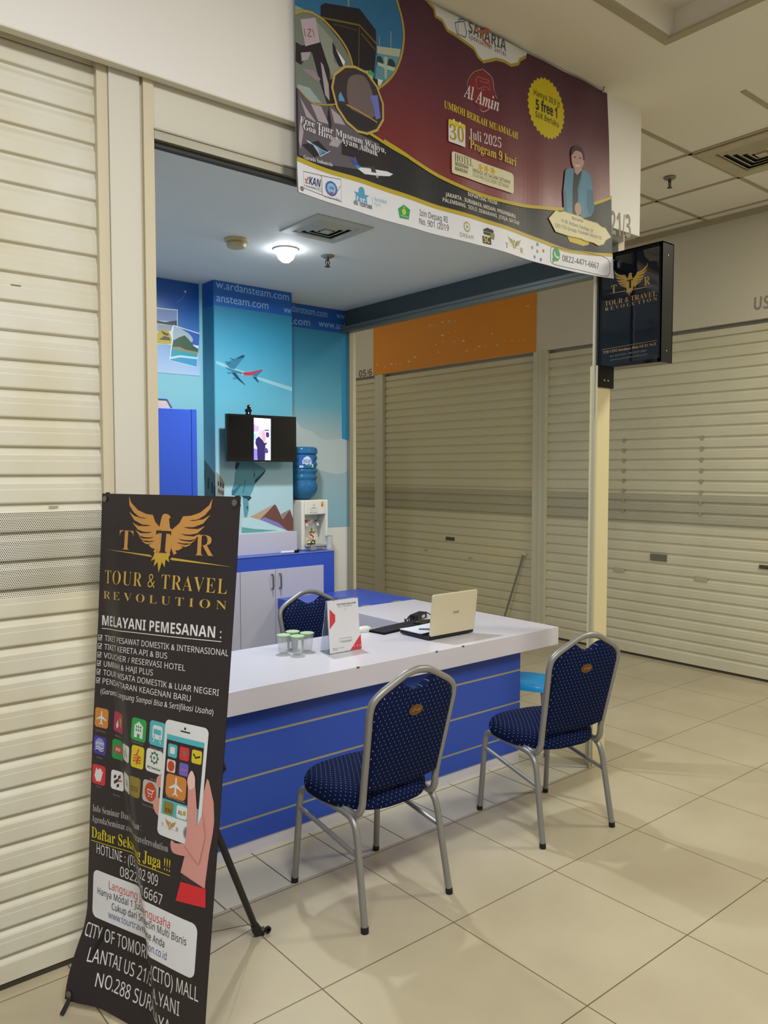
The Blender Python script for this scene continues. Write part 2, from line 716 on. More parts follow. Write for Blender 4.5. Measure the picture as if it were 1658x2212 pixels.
# transom above the shop opening
b = MB().use(m_jamb).box(1.165, 3.86, 2.668, 2.70, 2.865, 3.06)
b.use(m_alu).box(1.165, 3.86, 2.655, 2.70, 2.832, 2.866)
b.box(1.165, 3.86, 2.650, 2.668, 2.862, 2.868)
b.use(mat('dark_seal', '#3a3a36', 0.6)).box(1.165, 3.86, 2.675, 2.70, 2.815, 2.832)
struct(b.build('trim_1'))
# side beam with its rail
m_beam = mat('grey_beam', '#434e50', 0.5)
b = MB().use(m_beam).box(3.965, 4.0, 2.80, 5.32, 2.86, 3.005)
b.use(mat('beam_rail', '#6f7672', 0.4, metal=0.4)).box(3.93, 4.0, 2.80, 5.32, 2.822, 2.86)
b.box(3.918, 3.93, 2.80, 5.32, 2.846, 2.866)
struct(b.build('trim_2'))

# jamb between the left shutter and the shop opening
b = MB().use(m_jamb).box(1.012, 1.118, 2.668, 2.80, 0, 3.06)
b.use(m_jamb2).box(0.974, 1.010, 2.675, 2.80, 0, 3.06)
b.box(1.128, 1.165, 2.660, 2.80, 0, 3.06)
b.box(1.008, 1.130, 2.679, 2.78, 0, 3.05)
struct(b.build('trim_3'))
# shop walls
m_teal = grad_mat('mural_sky', 2, 1.0, 3.0, [(0.0, '#b2c8cc'), (0.28, '#a2c4ca'), (0.55, '#5ca3b6'), (0.80, '#2f87a5'), (1.0, '#1a6f94')], 0.55, 0.05, 2)
m_white = mat('white_wall', '#dcdad4', 0.6)
struct(B1(1.10, 1.165, 2.80, 5.3, 0, 3.06).build('wall_left', mat('shop_left_wall', '#c9d3d6', 0.6)))
struct(B1(1.10, 2.62, 5.20, 5.26, 0, 3.06).build('wall_back', mat('teal_wall', '#7fbac4', 0.6, noise=0.05, nscale=3)))
b = MB().use(m_white).box(2.62, 3.257, 5.03, 5.36, 0, 3.06)
struct(b.build('column'))
struct(B1(3.257, 4.02, 5.32, 5.40, 0, 3.06).build('wall_rear', m_white))
# aluminium corner post at the back and slim post at the front corner
b = MB().use(m_alu).box(3.985, 4.02, 5.28, 5.32, 0, 2.83)
b.use(m_jamb2).box(4.02, 4.05, 5.28, 5.34, 0, 2.83)
struct(b.build('trim_4'))
b = MB().use(mat('post_aluminium', '#b3af9b', 0.45, metal=0.3)).box(3.690, 3.704, 2.650, 2.664, 0, 2.83)
b.use(mat('channel_shade', '#55534a', 0.5)).box(3.704, 3.710, 2.654, 2.664, 0, 2.83)  # dark strip painted for the shade inside the post's channel
struct(b.build('trim_5'))
struct(B1(3.732, 3.850, 2.658, 2.71, 0, 2.27).build('pillar', m_yel, bevel=0.003))

# far wall along the right with the fascia over its shutters
FX = 6.27
b = MB().use(m_wallw)
b.box(FX, FX + 0.1, -5, 11, 2.875, ZC)
b.box(FX + 0.10, FX + 0.16, -5, 11, 0, 2.9)
b.box(FX + 0.085, FX + 0.1, -5, 11, 2.70, 2.876)
b.use(m_bar).box(FX - 0.05, FX, -5, 11, ZC - 0.035, ZC)
struct(b.build('wall_right'))
m_post = mat('far_post', '#c6c2a8', 0.45)
b = MB().use(m_post).box(FX - 0.005, FX + 0.08, 5.07, 5.235, 0, 2.875)
b.box(FX - 0.012, FX + 0.04, 5.128, 5.150, 0, 2.874)
b.box(FX - 0.012, FX + 0.028, 5.067, 5.082, 0, 2.874)
struct(b.build('trim_6'))
b = MB().use(m_post).box(FX - 0.005, FX + 0.08, 7.62, 7.78, 0, 2.875)
b.box(FX - 0.012, FX + 0.028, 7.616, 7.640, 0, 2.874)
struct(b.build('trim_7'))


# ================================================================ ROLLER SHUTTERS
def shutter(label, axis, a0, a1, pos, ztop, phase, perf, sgn, rails=True, pitch=0.0919, extra=None, group=None, bar=True, base='#cdc9b6', key=''):
    """slatted curtain from a0 to a1 along the axis, facing -sgn on the other axis at pos"""
    def P(a, d, z):
        return (a, pos + sgn * d, z) if axis == 0 else (pos + sgn * d, a, z)
    mid = (a0 + a1) / 2
    t = thing('roller_shutter', label, 'shutter', P(mid, 0, 0), group)
    ma = shutter_mat('shutter_slats_%d%s' % (axis, key), axis, False, base)
    mp = shutter_mat('shutter_holes_%d%s' % (axis, key), axis, True, base)
    zs = []
    z = phase
    while z < ztop:
        z += pitch
    while z > 0.12:
        zs.append(z)
        z -= pitch
    prof_all = {'slats': [], 'vent': []}
    for z0 in zs:
        zt, zb = min(z0, ztop), z0 - pitch
        k = 'vent' if perf[0] < (zt + zb) / 2 < perf[1] else 'slats'
        prof_all[k].append([(0.0, zt), (0.0, z0 - 0.016), (-0.001, z0 - 0.019), (-0.001, z0 - 0.056), (0.0, z0 - 0.060), (0.0120, z0 - 0.065), (0.0120, z0 - 0.074), (0.003, zb + 0.006), (0.0, zb)])
    for k, nm, mm in (('slats', 'slat_curtain', ma), ('vent', 'perforated_slats', mp)):
        b = MB().use(mm)
        for pr in prof_all[k]:
            n = len(pr)
            b.add([P(a, d, zz) for a in (a0, a1) for d, zz in pr], [(i, i + 1, n + i + 1, n + i) for i in range(n - 1)])
        o = b.build(nm, parent=t, normals=False)
        if k == 'vent':
            o['label'] = 'perforated ventilation slats'
    zl = zs[-1] - pitch
    bb = MB().use(ma)
    q = [P(a, d, zz) for zz in (0.022, zl) for d in (0.0, 0.02) for a in (a0, a1)]
    bb.add(q, [(0, 2, 3, 1), (4, 5, 7, 6), (0, 1, 5, 4), (2, 6, 7, 3), (0, 4, 6, 2), (1, 3, 7, 5)])
    bb.build('bottom_bar', parent=t)
    bb = MB().use(mat('rubber_seal', '#3d382c', 0.8))
    q = [P(a, d, zz) for zz in (0.0, 0.022) for d in (0.004, 0.018) for a in (a0, a1)]
    bb.add(q, [(0, 2, 3, 1), (4, 5, 7, 6), (0, 1, 5, 4), (2, 6, 7, 3), (0, 4, 6, 2), (1, 3, 7, 5)])
    bb.build('floor_seal', parent=t)
    return t


t = shutter('large cream roller shutter beside the black floor banner', 0, -2.2, 0.974, 2.70, 3.03, 2.931, (1.275, 1.55), 1, base='#d6d4ca', key='a')
for x, z in ((0.80, 1.566), (0.70, 2.272)):
    B1(x, x + 0.03, 2.6985, 2.70, z, z + 0.004).build('scuff', mat('scuff', '#7f7866', 0.7), t)
FXS = FX + 0.03
kw = dict(axis=1, pos=FXS, ztop=2.79, phase=1.664, perf=(1.2, 1.48), sgn=1)
s1 = shutter('narrow strip of cream shutter below the small US 05/6 number', a0=7.78, a1=10.5, key='f', base='#cac196', **kw)
s2 = shutter('wide cream roller shutter under the orange sign board', a0=5.235, a1=7.617, key='m', base='#cac196', **kw)
s3 = shutter('long cream roller shutter behind the hanging black light box sign', a0=0.6, a1=5.068, key='n', base='#d0cbb0', **kw)
m_lock = mat('lock_plate', '#7d7b66', 0.4, metal=0.4)
m_lockd = mat('lock_plate_dark', '#4a422c', 0.5)
B1(FXS - 0.006, FXS, 6.38, 6.52, 0.885, 0.925).build('lock_plate', m_lockd, s2)
B1(FXS - 0.008, FXS, 3.74, 3.90, 0.885, 0.945).build('lock_plate', m_lock, s3)
B1(FXS - 0.012, FXS, 2.70, 2.93, 0.905, 0.935).build('handle', m_lockd, s3)
m_slot = mat('grip_slot', '#b3ac8c', 0.5)
for y, z in ((4.22, 0.745), (3.42, 0.745)):
    B1(FXS - 0.007, FXS, y - 0.055, y + 0.055, z, z + 0.045).build('grip', m_slot, s3, bevel=0.003)
for y, z in ((6.86, 0.735), (6.13, 0.705)):
    B1(FXS - 0.007, FXS, y - 0.035, y + 0.035, z, z + 0.02).build('grip', m_slot, s2, bevel=0.003)
m_stain = mat('tape_stain', '#a59b78', 0.6)
for y in (4.19, 3.44):
    b = MB().use(m_stain)
    for k in range(8):
        z = 1.98 - 0.0919 * k
        b.box(FXS - 0.0012, FXS - 0.0004, y - 0.012, y + 0.012, z - 0.045, z - 0.0)
    b.build('tape_mark', parent=s3)

# orange board and unit numbers on the fascia
m_or = mat('orange_board', '#dd8a1c', 0.55, noise=0.04, nscale=3)
t = thing('sign_board', 'long blank orange sign board above the shutters across the corridor', 'sign', (FX, 6.5, 3.1))
B1(FX - 0.012, FX, 5.205, 7.80, 2.878, 3.47).build('board', m_or, t)
A = Art()
AY = lambda x, y: (lambda p: (-p.y, p.z))(at(x, y, 0, FX - 0.012))
A.at(zoom(740, 580, 2.763, AY))
pale = mat('torn_paper', '#d9cfae', 0.8)
rnd = random.Random(3)
for x, y in ((205, 575), (235, 578), (290, 570), (320, 572), (345, 566), (250, 590), (395, 555), (430, 530), (520, 340), (545, 338), (595, 320), (630, 318), (640, 312), (668, 315), (630, 380), (672, 372), (595, 398),
             (600, 440), (665, 436), (720, 432), (740, 490), (790, 482), (815, 465), (855, 468), (920, 458), (965, 432), (1010, 432), (1050, 430), (1082, 425), (555, 455), (572, 500), (888, 390), (1105, 225)):
    w, h = rnd.uniform(3, 11), rnd.uniform(2, 7)
    A.poly([(x - w, y + rnd.uniform(-2, 2)), (x, y - h), (x + w, y + rnd.uniform(-2, 2)), (x + rnd.uniform(-3, 3), y + h)], pale)
A.build('paper_scraps', lambda u, v: (Vector((FX - 0.012, -u, v)), Vector((-1, 0, 0))), t, eps=0.00002)


def number(name, txt, conv, p0, p1, m, h, fn, label, font='b'):
    a = Art(conv)
    a.text(txt, p0, p1, m, font, h)
    t = thing(name, label, 'number')
    a.build('lettering', fn, t)
    # origin of the thing on the wall it is painted on
    c = fn(*conv(*p0))[0]
    t.location = c
    for ch in t.children:
        ch.location = -c
    return t


m_num = mat('grey_number_paint', '#8d8a7c', 0.6)
m_numd = mat('dark_number_paint', '#5b5846', 0.6)
fw = lambda u, v: (Vector((FX, -u, v)), Vector((-1, 0, 0)))
AYw = lambda x, y: (lambda p: (-p.y, p.z))(at(x, y, 0, FX))
number('unit_number', 'US \u00b7 05/6', AYw, (746, 818.5), (803, 811), m_numd, 0.085, fw, 'small dark US 05/6 unit number painted beside the orange board')
number('unit_number', 'US', AYw, (1627, 670), (1661, 666), m_num, 0.10, fw, 'large grey US unit number above the long far shutter')
ff = lambda u, v: (Vector((u, 2.622, v)), Vector((0, -1, 0)))
AF = lambda x, y: (lambda p: (p.x, p.z))(at(x, y, 1, 2.622))
number('unit_number', '21/3', AF, (1318, 505), (1362, 514), m_num, 0.125, ff, 'grey 21/3 unit number half hidden behind the hanging red banner')

# ================================================================ CEILING FITTINGS
def sprinkler(c, label, group):
    t = thing('sprinkler', label, 'sprinkler', c)
    MB().lathe([(0.001, 0.0), (0.04, 0.0), (0.042, -0.004), (0.03, -0.012), (0.012, -0.014), (0.001, -0.014)], c, 20).build('rosette', mat('sprinkler_plate', '#8f8c84', 0.3, metal=0.6), t, smooth=True)
    m = mat('sprinkler_body', '#4a4743', 0.4, metal=0.5)
    b = MB().lathe([(0.001, -0.012), (0.011, -0.012), (0.011, -0.03), (0.006, -0.032), (0.001, -0.032)], c, 12)
    for s in (-1, 1):
        b.tube([(c[0] + s * 0.010, c[1], c[2] - 0.028), (c[0] + s * 0.016, c[1], c[2] - 0.045), (c[0] + s * 0.004, c[1], c[2] - 0.064)], 0.003, 6)
    b.tube([(c[0], c[1], c[2] - 0.03), (c[0], c[1], c[2] - 0.065)], 0.003, 6)
    b.lathe([(0.001, -0.062), (0.017, -0.066), (0.018, -0.069), (0.001, -0.069)], c, 14)
    b.build('head', m, t)
    return t


sprinkler((2.869, 4.024, 3.005), 'dark sprinkler head on the shop ceiling near the bright downlight', None)
sprinkler((5.114, 3.071, 3.724), 'dark sprinkler head on a corridor ceiling tile', None)
c = (2.268, 4.076, 3.005)
t = thing('smoke_detector', 'round yellowed smoke detector on the shop ceiling', 'smoke detector', c)
m = mat('aged_plastic', '#b8ab83', 0.45)
MB().lathe([(0.001, 0), (0.068, 0), (0.068, -0.012), (0.06, -0.016), (0.001, -0.016)], c, 24).build('base_plate', m, t, smooth=True)
MB().lathe([(0.05, -0.016), (0.056, -0.03), (0.05, -0.046), (0.03, -0.052), (0.001, -0.053)], c, 24).build('cap', m, t, smooth=True)
c = (2.594, 4.065, 3.005)
t = thing('downlight', 'bright white round downlight in the shop ceiling', 'lamp', c)
MB().lathe([(0.058, 0.0), (0.074, -0.002), (0.075, -0.008), (0.062, -0.014), (0.056, -0.006)], c, 28).build('trim_ring', mat('lamp_ring', '#d8dadb', 0.3), t, smooth=True)
MB().lathe([(0.058, -0.004), (0.056, -0.03), (0.044, -0.058), (0.022, -0.076), (0.001, -0.082)], c, 28).build('bulb', mat('lit_bulb', '#f6fbff', 0.4, emit=32), t, smooth=True)


def diffuser(c, half, label, mface, n=4, border=0.05):
    t = thing('air_vent', label, 'air vent', c)
    x, y, z = c
    def sq(h, d):
        return [(x - h, y - h, z - d), (x + h, y - h, z - d), (x + h, y + h, z - d), (x - h, y + h, z - d)]
    b = MB().rings([sq(half, 0), sq(half, 0.006), sq(half - 0.006, 0.010), sq(half - border, 0.010), sq(half - border - 0.004, 0.001)], cap=False)
    b.build('frame', mface, t)
    md = mat('vent_dark', '#0d1418', 0.7)
    MB().add(sq(half - border, 0.0008), [(0, 1, 2, 3)]).build('backing', md, t)
    hh = half - border - 0.006
    step = hh / n
    for k in range(n - 1):
        h0 = hh - step * k
        bm_ = MB().rings([sq(h0 - 0.2 * step, 0.003), sq(h0 - 0.75 * step, 0.016), sq(h0 - 0.82 * step, 0.014), sq(h0 - 0.27 * step, 0.0015)], cap=False)
        bm_.build('louvre', mface, t)
    MB().rings([sq(step * 0.8, 0.002), sq(step * 0.8, 0.018), sq(step * 0.5, 0.018)]).build('centre_plate', mface, t)
    return t


diffuser((2.548, 3.585, 3.005), 0.185, 'square white air diffuser in the shop ceiling', mat('vent_paint', '#aeb0aa', 0.5))
diffuser((5.165, 2.452, 3.724), 0.30, 'large dusty square air diffuser in the corridor ceiling', mat('vent_dusty', '#b5ab90', 0.6, noise=0.2, nscale=7), 5, 0.085)

# ================================================================ MURALS
NY = Vector((0, -1, 0))
navy = mat('band_blue', '#1b58a8', 0.5, noise=0.06, nscale=4)
pw = mat('print_pale_blue', '#8fb6dc', 0.5)
# column front
YC = 5.03
conv = lambda x, y: (lambda p: (p.x, p.z))(at(x, y, 1, YC))
t = thing('wall_mural', 'travel mural on the column front with jet plane, statue robe and pyramids', 'mural', (2.94, YC, 1.225))
MB().use(m_teal).box(2.620, 3.257, YC - 0.003, YC - 0.0002, 1.228, 3.004).build('sheet', None, t)
A = Art(conv)
A.poly([(2.620, 2.832), (3.257, 2.832), (3.257, 3.004), (2.620, 3.004)], navy, raw=True)
Z = zoom(320, 560, 4.876, conv)
A.at(Z)
A.text('w.ardansteam.com', (710, 300), (1478, 440), pw, '', 0.056)
A.text('ansteam.com', (716, 442), (1262, 528), pw, '', 0.056)
A.text('ww', (1425, 560), (1500, 574), pw, '', 0.05)
# jet plane
trail = ink('#86b3bd')
A.poly([(1150, 1240), (1240, 1265), (1510, 1350), (1510, 1392), (1240, 1300), (1150, 1262)], trail)
steel, steeld, steell, red = ink('#2f6c84'), ink('#163c54'), ink('#7fadb8'), ink('#b02a44')
A.poly([(712, 1070), (800, 1100), (870, 1135), (985, 1175), (1080, 1205), (1085, 1225), (1000, 1222), (900, 1195), (820, 1150), (712, 1098)], steell)
A.poly([(800, 1130), (880, 1160), (985, 1190), (985, 1212), (900, 1196), (830, 1160)], steel)
A.poly([(808, 1100), (860, 1070), (985, 1010), (1018, 1012), (1010, 1030), (905, 1160), (860, 1150)], steel)
A.poly([(920, 1055), (985, 1012), (1015, 1012), (1000, 1035)], steeld)
for x, y in ((865, 1045), (815, 1080)):
    A.poly([(x - 10, y), (x, y - 4), (x + 45, y + 14), (x + 40, y + 22)], steeld)
A.poly([(870, 1190), (920, 1200), (960, 1255), (1025, 1328), (1010, 1322), (930, 1260)], steeld)
for x, y in ((822, 1190), (880, 1247)):
    A.poly([(x, y), (x + 45, y + 2), (x + 58, y + 14), (x + 20, y + 20)], steel)
A.poly([(985, 1200), (1010, 1190), (1060, 1188), (1085, 1225), (1010, 1222)], red)
A.poly([(1062, 1192), (1195, 1160), (1203, 1172), (1130, 1238), (1085, 1222)], red)
A.poly([(1085, 1220), (1170, 1178), (1195, 1178), (1135, 1240)], steel)
A.poly([(1095, 1238), (1130, 1240), (1165, 1298), (1150, 1296)], steeld)
# statue robe under the screen
Z = zoom(420, 860, 5.527, conv)
A.at(Z)
g1, g2, g3 = ink('#568f9a'), ink('#2f6a7c'), ink('#153d50')
A.poly([(500, 760), (700, 760), (850, 850), (830, 900), (720, 1025), (690, 1110), (660, 1170), (680, 1190), (640, 1230), (645, 1330), (620, 1425), (590, 1420), (570, 1180), (440, 1160), (440, 1110), (470, 1000), (480, 880)], g1)
A.poly([(490, 760), (540, 780), (500, 850), (480, 840)], g3)
A.poly([(440, 1110), (560, 1020), (520, 1090), (470, 1160), (440, 1160)], g2)
A.poly([(700, 780), (720, 920), (700, 960), (710, 880)], g3)
A.poly([(850, 850), (830, 900), (720, 1025), (715, 980), (790, 910)], g3)
A.poly([(570, 1165), (660, 1170), (680, 1190), (640, 1230), (620, 1200), (575, 1190)], g3)
A.poly([(620, 1290), (636, 1290), (630, 1330), (622, 1325)], g3)
A.poly([(600, 980), (610, 980), (580, 1140), (570, 1130)], g2)
# water and pyramids
water, foam_, sand, sandd, brown, violet = ink('#5f9f9c'), ink('#b3d2d3'), ink('#b3997c'), ink('#8d7a72'), ink('#6e4641'), ink('#7d79b0')
A.poly([(560, 1440), (660, 1420), (800, 1470), (1000, 1520), (1110, 1580), (560, 1612)], foam_)
A.poly([(560, 1540), (700, 1560), (1000, 1580), (800, 1598), (560, 1612)], water)
A.poly([(655, 1420), (940, 1270), (780, 1450)], sand)
A.poly([(780, 1450), (950, 1268), (970, 1280), (1050, 1445), (1110, 1585), (1000, 1530)], brown)
A.poly([(780, 1450), (830, 1420), (1000, 1490), (1110, 1585), (960, 1525)], violet)
A.poly([(1030, 1385), (1130, 1330), (1050, 1440)], sandd)
A.poly([(1050, 1445), (1135, 1328), (1195, 1440), (1195, 1582), (1110, 1585)], brown)
# ruined arena at the lower left
ruin, ruind, arch = ink('#86857a'), ink('#6b6c66'), ink('#1d2a33')
A.poly([(258, 880), (310, 940), (355, 1010), (352, 1190), (258, 1190)], ruin)
for x, y in ((275, 1000), (303, 1015), (330, 1030), (282, 1090), (306, 1105), (328, 1112)):
    A.poly([(x, y), (x + 8, y - 12), (x + 14, y), (x + 14, y + 45), (x, y + 45)], arch)
A.build('mural_print', lambda u, v: (Vector((min(max(u, 2.620), 3.257), YC - 0.003, v)), NY), t, eps=0.00006, base=0.0002)
# column left face
XC = 2.62
convx = lambda x, y: (lambda p: (-p.y, p.z))(at(x, y, 0, XC))
t = thing('wall_mural', 'darker teal mural strip with ruined arena on the column side', 'mural', (XC, 5.115, 1.2))
MB().use(m_teal).box(XC - 0.003, XC - 0.0002, 5.03, 5.198, 1.0, 3.004).build('sheet', None, t)
A = Art(convx)
A.poly([(-5.198, 2.832), (-5.03, 2.832), (-5.03, 3.004), (-5.198, 3.004)], navy, raw=True)
A.poly([(431, 993), (441, 992), (452, 1006), (470, 1025), (470, 1085), (429, 1085)], ruind)
for x, y in ((433, 1012), (440, 1018), (449, 1034), (457, 1044), (434, 1050), (462, 1052)):
    A.poly([(x, y), (x + 2, y - 4), (x + 4, y), (x + 4, y + 22), (x, y + 22)], arch)
A.build('mural_print', lambda u, v: (Vector((XC - 0.003, min(max(-u, 5.03), 5.198), v)), Vector((-1, 0, 0))), t, eps=0.00006, base=0.0002)
# wall right of the column
YR = 5.32
convr = lambda x, y: (lambda p: (p.x, p.z))(at(x, y, 1, YR))
t = thing('wall_mural', 'blue sky mural with a white cloud behind the water dispenser', 'mural', (3.62, YR, 1.2))
m_sky2 = grad_mat('mural_sky_cloud', 2, 1.2, 3.0, [(0.0, '#84b3c2'), (0.25, '#9ab6bd'), (0.42, '#a9bbbe'), (0.55, '#62a9be'), (0.78, '#388fb0'), (1.0, '#287aa4')], 0.55, 0.10, 1.6)
MB().use(m_sky2).box(3.258, 3.984, YR - 0.003, YR - 0.0002, 1.216, 3.004).build('sheet', None, t)
A = Art(convr)
A.poly([(3.258, 2.819), (3.984, 2.819), (3.984, 3.004), (3.258, 3.004)], navy, raw=True)
Z = zoom(320, 460, 2.837, convr)
A.at(Z)
A.text('www.ardansteam.com', (745, 580), (1095, 642), pw, '', 0.056)
A.text('www', (1152, 645), (1225, 657), pw, '', 0.05)
A.text('.com', (878, 680), (990, 692), pw, '', 0.056)
A.text('www.arda', (1042, 695), (1225, 720), pw, '', 0.056)
deep = ink('#2a8fbd')
A.poly([(1180, 770), (1225, 720), (1225, 1420), (1185, 1385)], deep)
cl = ink('#b7c6c6')
A.curve([(870, 1240), (930, 1310), (1000, 1340), (1060, 1385), (1120, 1390), (1190, 1385), (1230, 1420), (1232, 1560), (1150, 1600), (1000, 1560), (870, 1540)], cl)
A.build('mural_print', lambda u, v: (Vector((min(max(u, 3.258), 3.984), YR - 0.003, v)), NY), t, eps=0.00006, base=0.0002)

# holiday poster on the left part of the back wall
YL = 5.20
convl = lambda x, y: (lambda p: (p.x, p.z))(at(x, y, 1, YL))
t = thing('travel_poster', 'blue sky holiday poster with two tilted beach snapshots on the back wall', 'poster', (2.3, YL, 2.36))
m_post_ = grad_mat('poster_sky', 2, 2.36, 3.0, [(0.0, '#a9c3dd'), (0.25, '#8fb0d6'), (0.5, '#3f78b8'), (0.75, '#1f58a6'), (1.0, '#174a97')], 0.25, 0.25, 3)
MB().use(m_post_).box(1.75, 2.590, YL - 0.004, YL - 0.0002, 2.357, 3.0).build('sheet', None, t)
A = Art(zoom(320, 580, 4.427, convl))
whi = ink('#dfe4ea')
A.poly([(-40, 360), (280, 395), (278, 560), (210, 730), (-40, 715)], whi)
A.poly([(-40, 372), (274, 402), (272, 510), (-40, 490)], ink('#7f96c0'))
A.poly([(40, 490), (160, 512), (272, 498), (272, 550), (40, 520)], ink('#3d4a4c'))
A.poly([(-40, 520), (230, 545), (215, 600), (-40, 600)], ink('#93a2b4'))
A.curve([(55, 690), (90, 610), (140, 580), (190, 600), (218, 660), (212, 722), (60, 714)], ink('#b9a533'))
A.poly([(100, 680), (150, 645), (200, 660), (212, 690), (150, 685)], ink('#57504a'))
A.poly([(120, 590), (150, 610), (200, 630), (180, 645), (140, 630)], ink('#4a4634'))
A.poly([(238, 540), (490, 620), (462, 944), (200, 880)], whi)
A.poly([(246, 552), (486, 628), (478, 740), (232, 690)], ink('#2f62b4'))
A.curve([(250, 560), (350, 600), (410, 650), (420, 700), (340, 700), (240, 690)], ink('#a4b8c0'))
A.poly([(236, 690), (290, 660), (345, 640), (385, 680), (430, 740), (476, 770), (470, 815), (225, 750)], ink('#3f5a46'))
A.poly([(225, 750), (300, 750), (350, 775), (470, 800), (468, 830), (220, 770)], ink('#8a8a66'))
A.poly([(220, 770), (468, 825), (466, 850), (300, 832), (212, 845)], ink('#2c9cab'))
A.poly([(212, 845), (300, 830), (466, 850), (465, 868), (300, 850), (208, 868)], ink('#bcd3de'))
A.poly([(208, 868), (300, 850), (465, 868), (461, 940), (202, 876)], ink('#3f97bd'))
A.text('+', (340, 245), (366, 245), whi, '', 0.03)
A.text('o', (56, 868), (78, 870), ink('#3b4c63'), '', 0.02)
A.line([(270, 325), (320, 290), (345, 250)], 0.003, ink('#5f8cc6'))
A.build('poster_print', lambda u, v: (Vector((min(max(u, 1.75), 2.590), YL - 0.004, v)), NY), t, eps=0.00006, base=0.0003)

# ================================================================ HANGING BANNER
YB = 2.6015
def banner_fn(u, v):
    w = 0.0022 * math.sin(u * 21 + 0.6) + 0.0018 * math.sin(u * 9.3 + v * 6.0) + 0.0012 * math.sin(v * 14)
    low = max(0.0, 2.98 - v)
    return Vector((u, YB + w - low * 0.03 * (1 + math.sin(u * 5.2)), v)), Vector((0, -1, 0))


PB = lambda x, y: (lambda p: (p.x, p.z))(at(x, y, 1, YB - 0.003))
t = thing('hanging_banner', 'wide maroon pilgrimage promotion banner hung on the white bulkhead', 'banner', (2.75, YB, 2.76))
A = Art(PB)
ug = [1.70 + 0.03 * i for i in range(74)]
vg = [2.70 + 0.04 * i for i in range(28)]
m_maroon = grad_mat('banner_maroon', 2, 2.75, 3.75, [(0.0, '#7c2a29'), (0.35, '#71292e'), (0.7, '#55273a'), (1.0, '#402034')], 0.38, 0.0)
gold, gold_l, blk, wht = ink('#a8923f'), ink('#b5a02c'), ink('#23242a'), ink('#d9dbe4')
yel, cream_ = ink('#cfc12a'), ink('#d6d0a6')
C5, C2, C1, C6, CF = (zoom(630, 0, 5.267, PB), zoom(620, 300, 2.303, PB), zoom(620, 0, 2.303, PB), zoom(920, 160, 5.181, PB), zoom(1180, 0, 3.4686, PB))
# outline: sagging bottom edge, pinned corners
edge_b = [(641, 416), (720, 441), (785, 462), (860, 484), (924, 503), (1000, 524), (1054, 537), (1158, 567), (1250, 590), (1321, 603)]
ob = [PB(*q) for q in edge_b]
ztop = 3.712
outline = ob + [(PB(1312, 201)[0], ztop), (PB(637, 0)[0], ztop)]
A.poly(outline, m_maroon, raw=True)
# left photo panels
A.at(C5)
sky, kaaba, kgold, stone = ink('#2e6a96'), ink('#221f27'), ink('#6e6227'), ink('#8d9a8c')
zt = ztop - 0.002
tp = lambda x: (PB(630 + x / 5.267, 0)[0], zt)
A.poly([tp(30)] + [tp(1190)] + [C5(*q) for q in [(1245, 200), (1265, 420), (1235, 640), (1170, 810), (1080, 920), (975, 1005), (700, 760), (640, 600), (540, 420), (400, 270), (300, 190), (180, 130), (28, 150)]], sky, raw=True)
A.poly([(300, 185), (28, 60), (28, 150), (180, 130)], ink('#7f9a8a'))
A.poly([(330, 60), (380, 30), (770, 100), (960, 340), (965, 560), (940, 900), (850, 830), (700, 760), (640, 600), (500, 370), (330, 170)], kaaba)
A.line([(340, 195), (770, 288), (968, 498)], 0.007, kgold)
A.line([(765, 310), (762, 770)], 0.003, kgold)
for k in range(6):
    A.line([(790 + k * 28, 380 + k * 30), (810 + k * 28, 410 + k * 32)], 0.005, kgold, up=(k == 0))
A.line([(470, 270), (740, 345)], 0.004, ink('#4d4626'))
A.poly([(975, 520), (1235, 560), (1222, 650), (975, 600)], ink('#a7ab98'))
A.poly([(980, 600), (1222, 650), (1170, 800), (1080, 915), (960, 900), (975, 700)], ink('#5d8a98'))
A.curve([(975, 700), (980, 640), (1020, 640), (1045, 700), (1040, 760), (985, 740)], ink('#243a44'))
A.curve([(1090, 740), (1110, 670), (1150, 680), (1180, 740), (1150, 780), (1100, 770)], ink('#243a44'))
A.poly([(980, 700), (1180, 770), (1160, 810), (985, 740)], ink('#a9b7a6'))
A.poly([(1055, 640), (1090, 650), (1085, 890), (1065, 890)], ink('#9fb0a0'))
for x, y0, y1, w in ((1000, 400, 520, 0.004), (1128, 355, 540, 0.005), (645, -10, 75, 0.008)):
    A.line([(x, y0), (x, y1)], w, ink('#8b8f7d'))
A.poly([(800, 800), (870, 800), (930, 860), (930, 940), (820, 860)], ink('#b4b49c'))
A.curve([(870, 805), (900, 795), (938, 830), (935, 860), (880, 840)], ink('#3f9a5c'))
A.poly([(985, 890), (1050, 910), (1010, 975), (985, 960)], ink('#c9cdbf'))
A.poly([(930, 880), (985, 900), (990, 970), (930, 935)], ink('#1f1d22'))
A.line([(1178, -40), (1245, 200), (1268, 420), (1240, 640), (1175, 815), (1085, 930), (975, 1012)], 0.010, gold, smooth=True)
rock, rockd, rockl = ink('#5c5660'), ink('#29222a'), ink('#a49aa4')
A.poly([(28, 165), (180, 140), (300, 190), (420, 300), (560, 480), (650, 640), (690, 775), (480, 900), (470, 1200), (220, 1160), (45, 1000)], ink('#6f7a72'))
A.poly([(40, 480), (110, 520), (330, 480), (420, 560), (440, 900), (480, 900), (500, 1180), (400, 1180), (330, 960), (230, 600), (180, 640), (100, 740), (40, 700)], rockd)
A.poly([(270, 230), (470, 450), (480, 700), (560, 760), (470, 900), (330, 480)], ink('#8a9088'))
A.poly([(462, 470), (500, 540), (590, 745), (540, 760), (470, 600)], rockd)
A.poly([(498, 548), (605, 700), (592, 762)], wht)
A.poly([(90, 225), (270, 200), (320, 480), (150, 530)], ink('#b3a3b0'))
mr = ink('#7a3045')
